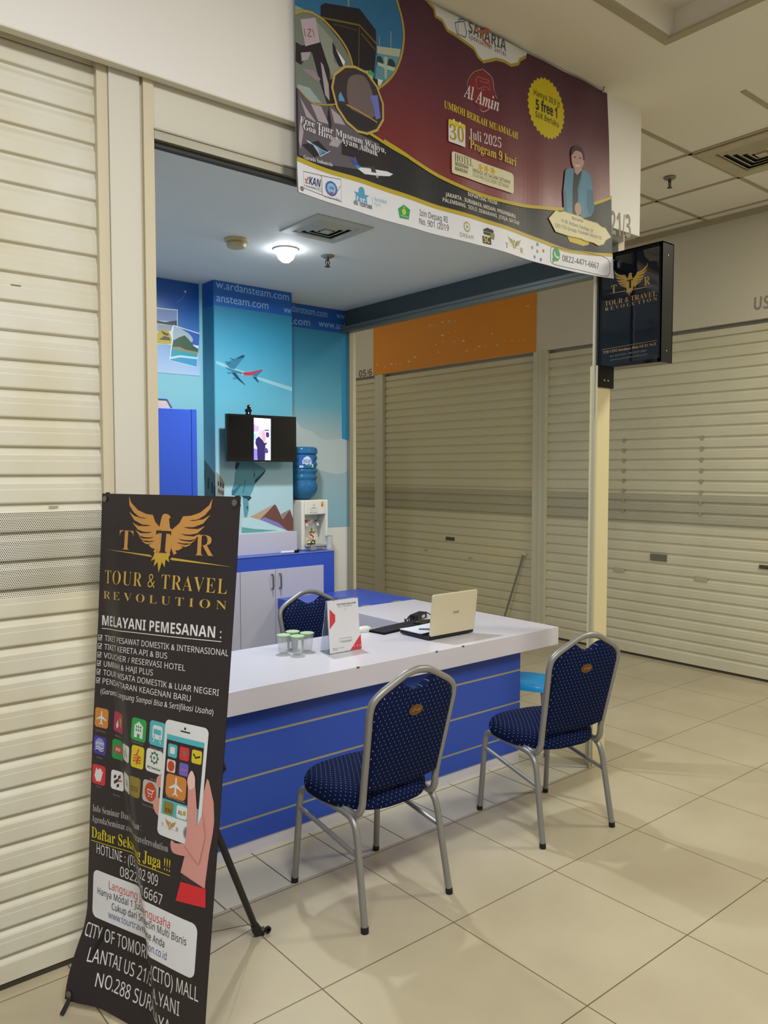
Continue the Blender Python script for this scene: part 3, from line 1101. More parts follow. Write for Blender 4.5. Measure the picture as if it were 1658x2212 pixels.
for q in ([(135, 330), (150, 420)], [(175, 340), (215, 340), (180, 410), (225, 415)], [(230, 330), (258, 420)]):
    A.line(q, 0.0028, mr, smooth=True)
A.poly([(100, 600), (220, 590), (180, 680), (110, 700)], rockl)
A.poly([(330, 700), (360, 740), (420, 960), (430, 1150), (380, 1080), (350, 860)], rockl)
A.poly([(110, 780), (250, 800), (330, 900), (300, 930), (180, 850)], ink('#8f7f8d'))
A.poly([(60, 960), (200, 1000), (340, 1180), (220, 1160), (60, 1020)], ink('#93a3a6'))
A.line([(26, 160), (110, 135), (200, 138), (300, 185), (400, 262), (545, 430), (645, 600), (698, 775)], 0.009, gold, smooth=True)
# black wave with the rock picture beneath the photos
A.at(PB)
upc = [(480, 10), (560, 62), (640, 118), (760, 190), (870, 245), (980, 285), (1100, 318), (1230, 340), (1370, 350), (1530, 320), (1610, 290)]
loc_ = [(45, 100), (200, 160), (380, 215), (560, 275), (760, 345), (960, 405), (1160, 470), (1330, 535), (1440, 565), (1613, 580)]
upn = [C2(*q) for q in upc]
lon = [C2(*q) for q in loc_]
lft = [C5(42, 1000), C5(220, 1165), C5(400, 1190), C5(520, 1230), C5(640, 1400), C5(760, 1500), C5(880, 1520)]
A.poly(lft + upn[1:] + lon[::-1], blk, raw=True)
A.at(C5)
A.poly([(60, 1010), (220, 1165), (470, 1200), (540, 1300), (640, 1420), (760, 1530), (1000, 1640), (900, 1960), (450, 1880), (75, 1770)], rock)
for q in ([(80, 1100), (170, 1250), (280, 1400), (160, 1330)], [(210, 1180), (330, 1210), (420, 1420), (300, 1380)], [(440, 1230), (540, 1320), (600, 1430), (480, 1400)], [(470, 1560), (560, 1600), (520, 1680), (420, 1650)], [(90, 1350), (130, 1500), (95, 1700), (75, 1600)]):
    A.poly(q, rockl)
for q in ([(415, 1200), (450, 1420), (430, 1500), (400, 1350)], [(110, 1650), (300, 1600), (430, 1740), (250, 1790)], [(560, 1600), (760, 1640), (700, 1800), (560, 1760)], [(680, 1700), (1000, 1760), (1150, 1900), (760, 1900)]):
    A.poly(q, rockd)
A.line([(60, 1000), (220, 1165), (400, 1195), (500, 1185)], 0.005, gold, smooth=True)
oval = [(600, 772), (720, 778), (850, 842), (960, 985), (1028, 1180), (1028, 1350), (960, 1468), (850, 1512), (740, 1488), (620, 1380), (520, 1220), (468, 1000), (492, 860)]
A.curve(oval, ink('#3c3236'))
A.curve([(640, 900), (800, 860), (900, 1000), (960, 1300), (800, 1330), (640, 1200)], ink('#6b5f62'))
A.poly([(520, 1180), (960, 1390), (930, 1470), (800, 1490), (640, 1390)], ink('#2c2a33'))
A.poly([(885, 1090), (980, 1080), (1012, 1340), (955, 1360), (930, 1200)], ink('#6a71c4'))
A.poly([(528, 1090), (548, 1045), (590, 1130), (595, 1160), (530, 1150)], ink('#5d93c4'))
A.line([(612, 1195), (740, 1260), (970, 1392)], 0.005, ink('#b7983a'))
A.line([(600, 760), (715, 766), (852, 830), (970, 985), (1040, 1180), (1040, 1360), (968, 1482), (850, 1526), (732, 1500), (610, 1390), (508, 1225), (455, 1000), (482, 850)], 0.010, ink('#b8a05a'), smooth=False, closed=True)
A.line([(870, 1515), (980, 1580), (1150, 1690), (1420, 1850)], 0.012, gold_l)
A.text('Free Tour Museum Wahyu,', (85, 1395), (1065, 1745), ink('#d5d6dc'), 's', 0.0235)
A.text('Goa Hiro + Ayam Albaik', (122, 1475), (972, 1782), ink('#d5d6dc'), 's', 0.0235)
for k, c in enumerate(('#ccd6e0', '#9fc7da', '#62a9cc', '#3b86b8', '#8fa6d8')):
    A.line([(165 + k * 16, 1600 + k * 22 - k * k * 3), (230 + k * 17, 1640 + k * 10), (285 + k * 14, 1710), (325 + k * 22, 1782 - k * 10)], 0.0038, ink(c), smooth=True)
A.line([(320, 1783), (430, 1722)], 0.0025, ink('#ccd6e0'))
A.text('Garuda Indonesia', (128, 1808), (462, 1895), ink('#cfd2d8'), 's', 0.014)
A.poly([(650, 1800), (700, 1825), (780, 1900), (800, 1945), (735, 1925), (690, 1870)], ink('#3a4fa8'))
A.poly([(700, 1880), (780, 1905), (800, 1945), (735, 1928)], ink('#2f9a9e'))
A.poly([(780, 1910), (880, 1920), (1080, 1950), (1150, 1982), (1110, 2006), (980, 2000), (820, 1985), (740, 1925)], wht)
A.poly([(890, 1895), (930, 1890), (960, 1970), (900, 1960)], ink('#3d3a42'))
A.poly([(950, 1995), (985, 2000), (980, 2030), (955, 2020)], ink('#8f93a0'))
# white strip at the foot and yellow borders
A.at(PB)
A.poly(lon + ob[::-1], wht, raw=True)
A.at(lambda a, b_: (a, b_))
A.line(upn, 0.016, gold_l, smooth=True)
A.line(lon, 0.018, gold_l, smooth=True)
# logos on the strip
A.at(C2)
nvy, grn, sky2, gry = ink('#28306a'), ink('#2f8f4c'), ink('#4a9bc2'), ink('#4b4d58')
A.line([(76, 163), (265, 203), (268, 315), (78, 247)], 0.0018, gry, closed=True)
A.line([(169, 183), (173, 282)], 0.0018, gry)
A.line([(78, 232), (172, 265)], 0.0010, gry)
A.text('KAN', (104, 227), (166, 243), nvy, 'bi', 0.03)
A.line([(84, 200), (91, 212), (102, 192)], 0.005, ink('#b04a4a'))
A.line([(84, 218), (100, 222)], 0.004, ink('#b04a4a'))
A.text('Komite Akreditasi Nasional', (90, 240), (166, 254), gry, '', 0.006)
A.disc((218, 248), 0.030, 0.030, ink('#3566b0'), spikes=14)
A.disc((218, 248), 0.021, 0.021, ink('#8fb2dd'))
A.text('UHK', (207, 249), (230, 256), nvy, 'b', 0.011)
A.poly([(208, 262), (230, 268), (218, 280)], ink('#c23b43'))
A.line([(240, 245), (248, 262), (262, 235)], 0.0016, gry)
A.text('Lembaga Sertifikasi', (182, 290), (262, 309), gry, '', 0.006)
A.disc((367, 263), 0.016, 0.018, sky2)
A.poly([(328, 262), (355, 270), (365, 285), (345, 282)], sky2)
A.poly([(405, 285), (378, 277), (365, 287), (388, 294)], sky2, up=False)
A.poly([(352, 278), (380, 283), (384, 298), (350, 290)], sky2, up=False)
A.text('IATA', (333, 312), (395, 326), sky2, 'bi', 0.027)
A.text('No. 15301088', (328, 327), (420, 351), gry, 'b', 0.015)
A.line([(421, 287), (422, 330)], 0.001, sky2)
A.text('Accredited', (432, 308), (494, 323), ink('#86b6d0'), '', 0.017)
A.text('Agent', (432, 330), (466, 339), ink('#86b6d0'), '', 0.017)
A.poly([(578, 328), (608, 354), (601, 403), (557, 393), (550, 347)], ink('#2e9a58'))
A.disc((578, 364), 0.012, 0.014, ink('#c5c04a'), spikes=6)
A.text('\u2605', (573, 347), (584, 350), ink('#c5c04a'))
A.text('ikhlas beramal', (562, 384), (598, 394), wht, '', 0.006)
A.text('Izin Depag RI', (656, 382), (793, 419), gry, 'n', 0.026)
A.text('No. 901 /2019', (654, 424), (797, 460), gry, 'n', 0.026)
gd = ink('#a89a63')
A.disc((884, 441), 0.023, 0.026, gd, spikes=10, inner=0.8)
A.disc((884, 441), 0.015, 0.016, wht)
A.disc((884, 441), 0.010, 0.011, gd, spikes=8, inner=0.6)
A.text('DREAM', (849, 489), (915, 506), ink('#77786f'), '', 0.019)
A.poly([(967, 452), (987, 444), (1017, 458), (1017, 490), (968, 476)], blk)
A.line([(968, 462), (1016, 474)], 0.0022, gold_l)
A.poly([(1000, 470), (1022, 478), (1018, 505), (1000, 500)], ink('#7d7f52'))
A.poly([(961, 484), (1002, 494), (1003, 531), (962, 521)], blk)
A.text('5C', (967, 516), (996, 523), ink('#c9b82f'), 'b', 0.03)
k_ = 96 / 1000.0
eagle(A, lambda x, y: C2(1122 + (x - 722) * k_, 541 + (y - 690) * 0.098 + (x - 722) * k_ * 0.28), ink('#8f8330'), ink('#a39a3f'), wht)
A.at(C2)
A.text('T', (1074, 543), (1089, 547), ink('#86825c'), 's')
A.text('R', (1153, 566), (1170, 571), ink('#86825c'), 's')
for x, y, c in ((1243, 525, '#4f9a8a'), (1217, 541, '#8d86b4'), (1272, 558, '#b5505e'), (1228, 588, '#5c79a8'), (1259, 601, '#4662a8'), (1242, 560, '#6fa04e')):
    A.disc((x, y), 0.008, 0.009, ink(c))
bub = [(1309, 545), (1318, 536), (1560, 582), (1590, 598), (1598, 620), (1597, 668), (1585, 684), (1560, 682), (1325, 624), (1308, 610)]
A.line(bub, 0.0028, gry, closed=True)
A.disc((1338, 575), 0.030, 0.034, ink('#2b9a58'))
A.poly([(1318, 590), (1320, 616), (1340, 600)], ink('#2b9a58'), up=False)
A.line([(1329, 562), (1331, 577), (1342, 590), (1350, 588)], 0.009, wht, smooth=True)
A.text('0822-4471-6667', (1369, 607), (1546, 648), gry, 'n', 0.03)
A.line([(1603, 682), (1609, 672)], 0.001, gry)
# departing cities
A.at(C6)
A.text('DEPARTING FROM :', (450, 1368), (800, 1476), ink('#ccc8bd'), 'b', 0.0175)
A.text('JAKARTA , SURABAYA, MEDAN, PEKANBARU,', (212, 1366), (1003, 1618), ink('#ccc8bd'), 'b', 0.0175)
A.text('PALEMBANG,  SOLO, SEMARANG, JOGJA, BATAM', (180, 1426), (1035, 1692), ink('#ccc8bd'), 'b', 0.0175)
# hotel plate
plate = ink('#d3cfae')
A.poly([(274, 890), (284, 872), (300, 872), (940, 1108), (965, 1128), (973, 1160), (972, 1325), (962, 1340), (945, 1336), (300, 1120), (280, 1108), (275, 1085)], plate)
A.text('HOTEL', (305, 975), (512, 1044), ink('#4a463a'), 's', 0.034, fat=-0.012)
A.text('MADINAH', (311, 1028), (457, 1074), ink('#3f3c34'), 'b', 0.017)
A.text('MAKKAH', (311, 1083), (448, 1124), ink('#3f3c34'), 'b', 0.017)
for x, y in ((602, 1046), (668, 1066), (738, 1087)):
    A.disc((x, y), 0.022, 0.022, ink('#c9a92f'), spikes=5, inner=0.45)
A.text('MIRAGE AS SALAM/ SETARAF', (511, 1096), (935, 1238), ink('#5a5648'), 'n', 0.0165)
A.text('OLAYAN GOLDEN/ SETARAF', (511, 1147), (918, 1286), ink('#5a5648'), 'n', 0.0165)
A.poly([(243, 515), (255, 507), (420, 570), (431, 585), (425, 826), (248, 758), (241, 745)], ink('#d9d6d6'))
A.poly([(243, 515), (255, 507), (420, 570), (431, 585), (429, 628), (241, 566)], yel)
for x, y in ((300, 520), (370, 552)):
    A.line([(x, y - 12), (x, y + 22)], 0.010, ink('#d9d6d6'))
A.text('30', (255, 730), (415, 776), ink('#a59330'), 's', 0.064)
A.text('Juli 2025', (484, 715), (845, 828), ink('#d5c9cf'), 's', 0.046, fat=-0.012)
A.text('Program 9 hari', (482, 828), (1002, 1035), ink('#cdb94a'), 's', 0.04)
A.text('UMROH BERKAH MUAMALAH', (204, 372), (1030, 727), yel, 's', 0.03)
A.at(C1)
lp = ink('#c4a39a')
A.line([(975, 342), (925, 362), (897, 412), (905, 450)], 0.0032, gold, smooth=True)
A.line([(975, 342), (1018, 385), (1030, 450), (1043, 490)], 0.0032, lp, smooth=True)
A.line([(940, 500), (960, 535), (976, 553), (1000, 545), (1030, 515)], 0.0032, lp, smooth=True)
pk = ink('#a8687a')
for q in ([(940, 410), (948, 382), (980, 392), (1005, 400)], [(940, 412), (950, 440), (985, 430), (1008, 448)], [(958, 400), (990, 412), (1002, 405)], [(1004, 402), (1010, 450)], [(965, 442), (985, 448)]):
    A.line(q, 0.003, pk, smooth=True)
A.curve([(975, 350), (928, 368), (902, 412), (905, 470), (945, 520), (976, 545), (1020, 520), (1036, 480), (1026, 440), (1015, 390)], ink('#7a2a34'))
for q in ([(940, 410), (948, 382), (980, 392), (1005, 400)], [(940, 412), (950, 440), (985, 430), (1008, 448)], [(958, 400), (990, 412), (1002, 405)], [(1004, 402), (1010, 450)], [(965, 442), (985, 448)]):
    A.line(q, 0.003, pk, smooth=True)
A.text('Al Amin', (876, 480), (1052, 556), ink('#d8ccc8'), 'si', 0.060)
# seal
A.at(C6)
A.disc((1350, 385), 0.148, 0.148, ink('#c0ae12'), spikes=30)
A.text('Hanya 30,9 jt', (1205, 232), (1502, 372), ink('#4b471d'), 'b', 0.029)
A.text('5 free 1', (1224, 392), (1470, 492), ink('#2d2b22'), 'b', 0.048, fat=0.02)
A.text('S&K Berlaku', (1220, 478), (1488, 598), ink('#4b471d'), 'b', 0.029)
# printed portrait
A.at(CF)
hair, skin, jack, jackd, shirt = ink('#2a2226'), ink('#b08a84'), ink('#4a7f9c'), ink('#356885'), ink('#1c1b26')
A.poly([(200, 1262), (270, 1262), (232, 1420), (232, 1610), (182, 1610)], shirt)
A.poly([(205, 1240), (258, 1240), (262, 1275), (225, 1312), (208, 1290)], skin)
A.curve([(186, 1150), (205, 1118), (250, 1122), (274, 1170), (272, 1235), (240, 1275), (205, 1262), (188, 1215)], skin)
A.curve([(184, 1165), (188, 1115), (220, 1090), (262, 1118), (282, 1190), (268, 1200), (258, 1150), (215, 1130)], hair)
A.line([(202, 1178), (216, 1180)], 0.005, hair)
A.line([(238, 1184), (254, 1188)], 0.005, hair)
A.line([(212, 1238), (228, 1245), (244, 1240)], 0.006, ink('#d8c6c2'), smooth=True)
A.line([(226, 1195), (224, 1218)], 0.0015, ink('#94706b'))
A.poly([(140, 1275), (160, 1262), (203, 1262), (190, 1420), (186, 1605), (124, 1592), (120, 1440)], jack)
A.poly([(262, 1270), (290, 1280), (325, 1310), (342, 1400), (356, 1560), (330, 1620), (250, 1642), (226, 1560), (226, 1420)], jack)
A.poly([(300, 1420), (345, 1430), (356, 1560), (320, 1620), (296, 1560)], jackd)
A.poly([(122, 1440), (140, 1430), (150, 1590), (124, 1590)], jackd)
A.line([(262, 1275), (238, 1420), (226, 1500)], 0.005, jackd)
A.curve([(205, 1540), (225, 1520), (248, 1550), (246, 1600), (225, 1620), (205, 1585)], skin)
# name plate
A.at(C2)
pl2 = [(1294, 397), (1312, 378), (1330, 357), (1350, 366), (1370, 362), (1450, 388), (1470, 402), (1540, 420), (1560, 438), (1580, 445), (1605, 490), (1580, 505), (1570, 525), (1545, 532), (1520, 518), (1475, 508), (1455, 498), (1400, 485), (1330, 462), (1318, 440)]
A.poly([(1388, 478), (1500, 512), (1495, 528), (1468, 534), (1402, 512)], ink('#c0ad2a'))
A.poly(pl2, ink('#d2cca6'))
A.line(pl2, 0.004, ink('#b3a04a'), closed=True)
A.text('Bersama', (1411, 402), (1464, 418), gry, 'n', 0.016)
A.text('H. M. Ardans Dachlan, ST', (1360, 415), (1518, 470), gry, 'n', 0.0175)
A.text('CEO TTR Group, Founder Umroh 5C', (1327, 438), (1562, 503), gry, 'n', 0.0175)
# white scalloped header
A.at(C1)
hd = [C1(*q) for q in [(735, 40), (742, 78), (775, 100), (800, 150), (835, 172), (870, 198), (930, 240), (955, 285), (978, 306), (1040, 294), (1075, 305), (1112, 326), (1148, 318), (1160, 296), (1190, 280)]]
u1 = C1(1190, 280)[0]
u0 = C1(700, 2)[0]
A.poly([(u0, C1(700, 2)[1])] + hd + [(u1 + 0.01, ztop - 0.001), (u0, ztop - 0.001)], ink('#cfd0d2'), raw=True)
A.at(lambda a, b_: (a, b_))
A.line([(u0, C1(700, 2)[1])] + hd, 0.014, gold, smooth=False)
A.at(C1)
A.text('SAFARIA', (903, 158), (1086, 256), ink('#55525e'), 'b', 0.05, spacing=1.05)
A.text('Spektakuler Series', (905, 188), (1086, 282), ink('#55525e'), '', 0.024, spacing=1.2)
A.line([(836, 112), (880, 105), (893, 160), (888, 186), (846, 168)], 0.005, ink('#3b5c92'), closed=True)
A.line([(855, 108), (852, 96), (880, 94), (884, 106)], 0.005, ink('#3b5c92'))
A.line([(850, 118), (852, 168)], 0.002, ink('#3b5c92'))
A.line([(945, 152), (985, 160), (1005, 140), (985, 150), (975, 190), (1012, 230)], 0.012, ink('#b96a4c'), smooth=True)
# cloth behind the print
m_vinyl = mat('vinyl_cloth', '#8c8c90', 0.5)
u_lo, u_hi = PB(637, 0)[0], PB(1321, 603)[0]
def bot(u):
    for (a, za), (b_, zb) in zip(ob, ob[1:]):
        if u <= b_:
            return za + (zb - za) * (u - a) / (b_ - a)
    return ob[-1][1]
u_top = PB(1312, 201)[0]
MB().use(m_vinyl).grid(lambda i, j: banner_fn(u_lo + (u_hi + (u_top - u_hi) * j - u_lo) * i, bot(u_lo + (u_hi - u_lo) * i) * (1 - j) + ztop * j)[0], 70, 28).build('cloth', None, t, normals=False)
A.build('printed_design', banner_fn, t, eps=0.00022, base=0.0012, cut=(ug, vg))
m_eye = mat('eyelet_metal', '#7c7a74', 0.35, metal=0.8)
m_cord = mat('orange_cord', '#8a5a44', 0.8)
for x, y in ((649, 409), (1301, 198)):
    p = banner_fn(*PB(x, y))[0]
    MB().lathe([(0.004, 0), (0.009, 0), (0.009, 0.002), (0.004, 0.003)], (0, 0, 0), 14).build('eyelet', m_eye, t, world=False).matrix_local = Matrix.Translation(p - ORG[t.name] + Vector((0, -0.003, 0))) @ Matrix.Rotation(math.pi / 2, 4, 'X')
p = Vector(banner_fn(*PB(1301, 198))[0])
MB().tube([p + Vector((0, -0.004, 0)), p + Vector((0.006, -0.012, 0.02)), Vector((p.x - 0.012, 2.618, p.z + 0.05))], 0.003, 6).build('tie_cord', m_cord, t)
p = Vector(banner_fn(u_lo + 0.02, ztop - 0.02)[0])
MB().tube([p + Vector((0, -0.002, 0)), Vector((p.x - 0.012, 2.618, p.z + 0.012))], 0.003, 6).build('tie_cord', m_cord, t)

# ================================================================ LIGHT BOX SIGN
SX = 3.875
t = thing('light_box_sign', 'black hanging light box sign with gold eagle on the yellowish pillar', 'sign', (3.93, 2.75, 2.27))
m_blk = mat('black_box', '#08090b', 0.5, spec=0.2)
b = MB().use(m_blk)
y0, y1, z0, z1 = 2.362, 2.757, 2.272, 2.912
b.box(SX, SX + 0.115, y0, y1, z1 - 0.006, z1).box(SX, SX + 0.115, y0, y0 + 0.006, z0, z1).box(SX, SX + 0.115, y1 - 0.006, y1, z0, z1)
b.use(mat('box_underside', '#8d8a7d', 0.5)).box(SX + 0.006, SX + 0.109, y0 + 0.004, y1 - 0.004, z0 + 0.0005, z0 + 0.008)
b.use(m_blk).box(SX, SX + 0.006, y0, y1, z0, z0 + 0.02).box(SX, SX + 0.006, y0, y0 + 0.018, z0, z1).box(SX, SX + 0.006, y1 - 0.012, y1, z0, z1).box(SX, SX + 0.006, y0, y1, z1 - 0.022, z1)
b.box(SX + 0.109, SX + 0.115, y0, y1, z0, z1)
b.build('frame', None, t)
B1(SX + 0.003, SX + 0.006, y0 + 0.01, y1 - 0.008, z0 + 0.012, z1 - 0.015).build('face_panel', mat('navy_gloss_panel', '#10151f', 0.06, spec=0.8, bump=0.25, bscale=5), t)
b = MB().use(m_blk).box(3.730, 3.858, 2.648, 2.656, 2.150, 2.272).box(3.851, 3.880, 2.656, 2.750, 2.150, 2.2715)
b.build('bracket_plate', None, t)
B1(3.905, 3.955, 2.757, 2.795, 2.280, 3.06).build('mounting_bar', m_blk, t)
m_scr = mat('screw_head', '#b9b9b4', 0.3, metal=0.8)
for x in (3.778, 3.812):
    MB().tube([(x, 2.648, 2.190), (x, 2.645, 2.190)], 0.005, 10).build('screw', m_scr, t)
for z in (2.335, 2.845):
    MB().tube([(SX + 0.055, y0, z), (SX + 0.055, y0 - 0.003, z)], 0.004, 10).build('screw', m_scr, t)
PS = lambda x, y: (lambda p: (-p.y, p.z))(at(x, y, 0, SX + 0.003))
CS = zoom(1260, 480, 5.823, PS)
A = Art(CS)
sg, sg2 = ink('#b08a3c', 0.3), ink('#a8854a', 0.3)
def pe(x, y):
    q = (x - 722) / 1000.0
    r_ = (y - 690) / 1000.0
    return CS(582 + q * 570, 855 + r_ * 560 - q * 570 * (0.23 if y < 640 else 0.235))
eagle(A, pe, sg, sg2, ink('#12161d', 0.3))
A.at(CS)
A.text('T', (345, 900), (415, 884), sg2, 's', 0.045)
A.text('R', (762, 800), (838, 780), sg2, 's', 0.045)
A.text('TOUR & TRAVEL', (268, 1060), (922, 925), sg2, 's', 0.028, fat=-0.012)
A.text('R E V O L U T I O N', (270, 1118), (925, 982), sg2, 's', 0.019, fat=-0.012)
A.line([(230, 1605), (920, 1485)], 0.0016, sg2)
A.text('TTR CITO Surabaya Blok US 21 No.3', (245, 1655), (905, 1545), sg2, 's', 0.0135)
A.text('021-8371019 - 082244716667', (330, 1700), (800, 1620), ink('#6f6b60', 0.3), '', 0.010)
A.text('www.tourtravelrevolution.com', (330, 1745), (800, 1668), ink('#6f6b60', 0.3), '', 0.010)
A.build('lettering', lambda u, v: (Vector((SX + 0.003, -u, v)), Vector((-1, 0, 0))), t, eps=0.00005, base=0.0003)

# ================================================================ FLOOR BANNER ON ITS X STAND
XO, XAZ, XTI = Vector((0.7559, 2.4972, 0.0237)), -1.2567, 0.11086
xe = Vector((math.cos(XAZ), math.sin(XAZ), 0))
xn0 = Vector((math.sin(XAZ), -math.cos(XAZ), 0))
xup = Vector((0, 0, 1)) * math.cos(XTI) - xn0 * math.sin(XTI)
xn = xe.cross(xup).normalized()
if xn.dot(CAM - XO) < 0:
    xn = -xn


def sm(t_):
    t_ = min(max(t_, 0.0), 1.0)
    return t_ * t_ * (3 - 2 * t_)


def interp(v, xs, ys):
    if v <= xs[0]:
        return ys[0]
    for a, b_, c_, d_ in zip(xs, xs[1:], ys, ys[1:]):
        if v <= b_:
            return c_ + (d_ - c_) * (v - a) / (b_ - a)
    return ys[-1]


def xdisp(u, v):
    a = interp(v, [0, .08, .2, .4, .8, 1.2, 1.45, 1.6], [.035, .052, .066, .056, .036, .022, .008, 0])
    f = interp(v, [0, .25, .5, .75, 1.0, 1.3, 1.6], [.40, .315, .245, .18, .125, .06, .03])
    w = .11
    d = -a * (1 - sm((u - (f - w / 2)) / w))
    pin = (1 - sm(u / .15)) * (1 - sm(v / .28))
    wave = 0.0035 * math.sin(u * 14 + v * 2.2) * sm(v / .3) * sm((1.6 - v) / .25)
    return d * (1 - pin) + wave


def xfn(u, v):
    e_ = 0.002
    p = XO + xe * u + xup * v + xn * xdisp(u, v)
    du = xe + xn * ((xdisp(u + e_, v) - xdisp(u - e_, v)) / (2 * e_))
    dv = xup + xn * ((xdisp(u, v + e_) - xdisp(u, v - e_)) / (2 * e_))
    n = du.cross(dv).normalized()
    if n.dot(xn) < 0:
        n = -n
    return p, n


t = thing('floor_banner', 'black X-stand floor banner with gold eagle and service list by the left shutter', 'banner', (0.95, 2.22, 0))
MB().use(mat('black_banner_cloth', '#2d272a', 0.42)).grid(lambda i, j: xfn(0.6 * i, 1.6 * j)[0], 100, 80).build('cloth', None, t, smooth=False, normals=False)
A = Art()
GD, GD2, GD3, IW, BK = ink('#c48f4c', 0.4), ink('#c3a23c', 0.4), ink('#c2a24e', 0.4), ink('#dcdcde', 0.4), ink('#2d272a', 0.4)
A.poly([(0, 0), (0.6, 0), (0.6, 1.6), (0, 1.6)], BK)
eagle(A, lambda x, y: (0.3 + (x - 722) / 1000.0 * 0.487, 1.409 - (y - 690) / 1000.0 * 0.345), GD, GD2, BK)
A.at(lambda a, b_: (a, b_))
A.text('T', (0.098, 1.424), (0.163, 1.424), GD, 's', 0.062, fat=-0.012)
A.text('R', (0.436, 1.424), (0.512, 1.426), GD, 's', 0.062, fat=-0.012)
A.text('TOUR & TRAVEL', (0.030, 1.312), (0.570, 1.322), GD3, 's', 0.043, spacing=1.12, fat=-0.012)
A.text('R E V O L U T I O N', (0.022, 1.262), (0.572, 1.278), GD3, 's', 0.025, fat=-0.012)
A.text('MELAYANI PEMESANAN :', (0.020, 1.176), (0.560, 1.196), IW, 'b', 0.032)
A.line([(0.020, 1.166), (0.562, 1.187)], 0.0022, IW)
rows = ['TIKET PESAWAT DOMESTIK & INTERNASIONAL', 'TIKET KERETA API & BUS', 'VOUCHER / RESERVASI HOTEL', 'UMRAH & HAJI PLUS', 'TOUR WISATA DOMESTIK & LUAR NEGERI', 'PENDAFTARAN KEAGENAN BARU']
ends = [0.592, 0.356, 0.434, 0.296, 0.566, 0.463]
for k, (r_, e_) in enumerate(zip(rows, ends)):
    v = 1.128 - 0.0275 * k
    sl = 0.022 - 0.001 * k
    A.text(r_, (0.037, v), (e_, v + sl * e_ / 0.6), IW, 'n', 0.0175)
    A.line([(0.006, v - 0.001), (0.021, v), (0.021, v + 0.016), (0.006, v + 0.015)], 0.0022, IW, closed=True)
    A.line([(0.009, v + 0.008), (0.013, v + 0.003), (0.024, v + 0.016)], 0.003, IW)
A.text('(Garansi Langsung Sampai Bisa & Sertifikasi Usaha)', (0.030, 0.958), (0.552, 0.980), IW, 'i', 0.0165)
ora, cyn, grn2, ylw, pur, rd, wh2, mar, olv = (ink(c, 0.4) for c in ('#c9823f', '#4fb2c0', '#2aa04f', '#cfc02a', '#4a3a9c', '#cf3340', '#d9dadc', '#b03058', '#8a7a34'))


def plane_icon(cx, cy, r):
    A.poly([(cx - 0.14 * r, cy - 0.55 * r), (cx - 0.10 * r, cy + 0.85 * r), (cx, cy + r), (cx + 0.10 * r, cy + 0.85 * r), (cx + 0.14 * r, cy - 0.55 * r)], wh2)
    A.poly([(cx - 0.95 * r, cy - 0.20 * r), (cx, cy + 0.35 * r), (cx + 0.95 * r, cy - 0.20 * r), (cx + 0.95 * r, cy - 0.34 * r), (cx, cy - 0.02 * r), (cx - 0.95 * r, cy - 0.34 * r)], wh2, up=False)
    A.poly([(cx - 0.36 * r, cy - 0.78 * r), (cx, cy - 0.5 * r), (cx + 0.36 * r, cy - 0.78 * r), (cx + 0.36 * r, cy - 0.9 * r), (cx, cy - 0.75 * r), (cx - 0.36 * r, cy - 0.9 * r)], wh2, up=False)


def icon(x0, y1, s_, m, h=None):
    A.rrect(x0, y1 - (h or s_), x0 + s_, y1, s_ * 0.16, m)
    return x0 + s_ / 2, y1 - (h or s_) / 2


def cap(t_, x, y, w):
    A.text(t_, (x, y), (x + w, y), ink('#7a7780', 0.4), 's', 0.006)


cx, cy = icon(0.008, 0.912, 0.062, ora); plane_icon(cx, cy, 0.024); cap('Tiket Pesawat', 0.012, 0.836, 0.05)
cx, cy = icon(0.096, 0.914, 0.064, mar); A.poly([(cx - 0.02, cy - 0.01), (cx - 0.008, cy + 0.008), (cx - 0.004, cy - 0.014), (cx - 0.016, cy - 0.022)], wh2); A.poly([(cx + 0.004, cy + 0.02), (cx + 0.022, cy + 0.014), (cx + 0.018, cy - 0.018), (cx + 0.006, cy - 0.008)], ink('#b79a6a', 0.4)); cap('Kurban', 0.104, 0.834, 0.04)
cx, cy = icon(0.214, 0.918, 0.068, grn2)
A.poly([(cx - 0.02, cy - 0.024), (cx - 0.02, cy + 0.012), (cx, cy + 0.025), (cx + 0.02, cy + 0.012), (cx + 0.02, cy - 0.024), (cx + 0.006, cy - 0.024), (cx + 0.006, cy - 0.012), (cx - 0.006, cy - 0.012), (cx - 0.006, cy - 0.024)], wh2)
for i in range(3):
    for j in range(2):
        A.rrect(cx - 0.013 + i * 0.0095, cy - 0.004 + j * 0.010, cx - 0.007 + i * 0.0095, cy + 0.002 + j * 0.010, 0.0005, grn2, up=(i + j == 0))
cap('Voucher Hotel', 0.216, 0.842, 0.058)
cx, cy = icon(0.298, 0.924, 0.072, cyn)
A.rrect(cx - 0.022, cy - 0.016, cx + 0.022, cy + 0.024, 0.008, wh2); A.rrect(cx - 0.017, cy - 0.002, cx + 0.017, cy + 0.013, 0.003, cyn)
for s_ in (-1, 1):
    A.disc((cx + s_ * 0.013, cy - 0.009), 0.003, 0.003, cyn)
    A.line([(cx + s_ * 0.012, cy - 0.017), (cx + s_ * 0.018, cy - 0.027)], 0.003, wh2)
cap('Kereta Api', 0.305, 0.842, 0.056)
cx, cy = icon(0.008, 0.822, 0.058, pur); A.disc((cx, cy + 0.004), 0.022, 0.019, ink('#7f8fd0', 0.4)); A.text('pdam', (cx - 0.018, cy + 0.003), (cx + 0.018, cy + 0.003), wh2, 'b')
for k in range(2):
    A.line([(cx - 0.02, cy - 0.008 - k * 0.007), (cx - 0.006, cy - 0.004 - k * 0.007), (cx + 0.006, cy - 0.010 - k * 0.007), (cx + 0.02, cy - 0.006 - k * 0.007)], 0.003, wh2, smooth=True)
cap('PDAM', 0.024, 0.750, 0.026)
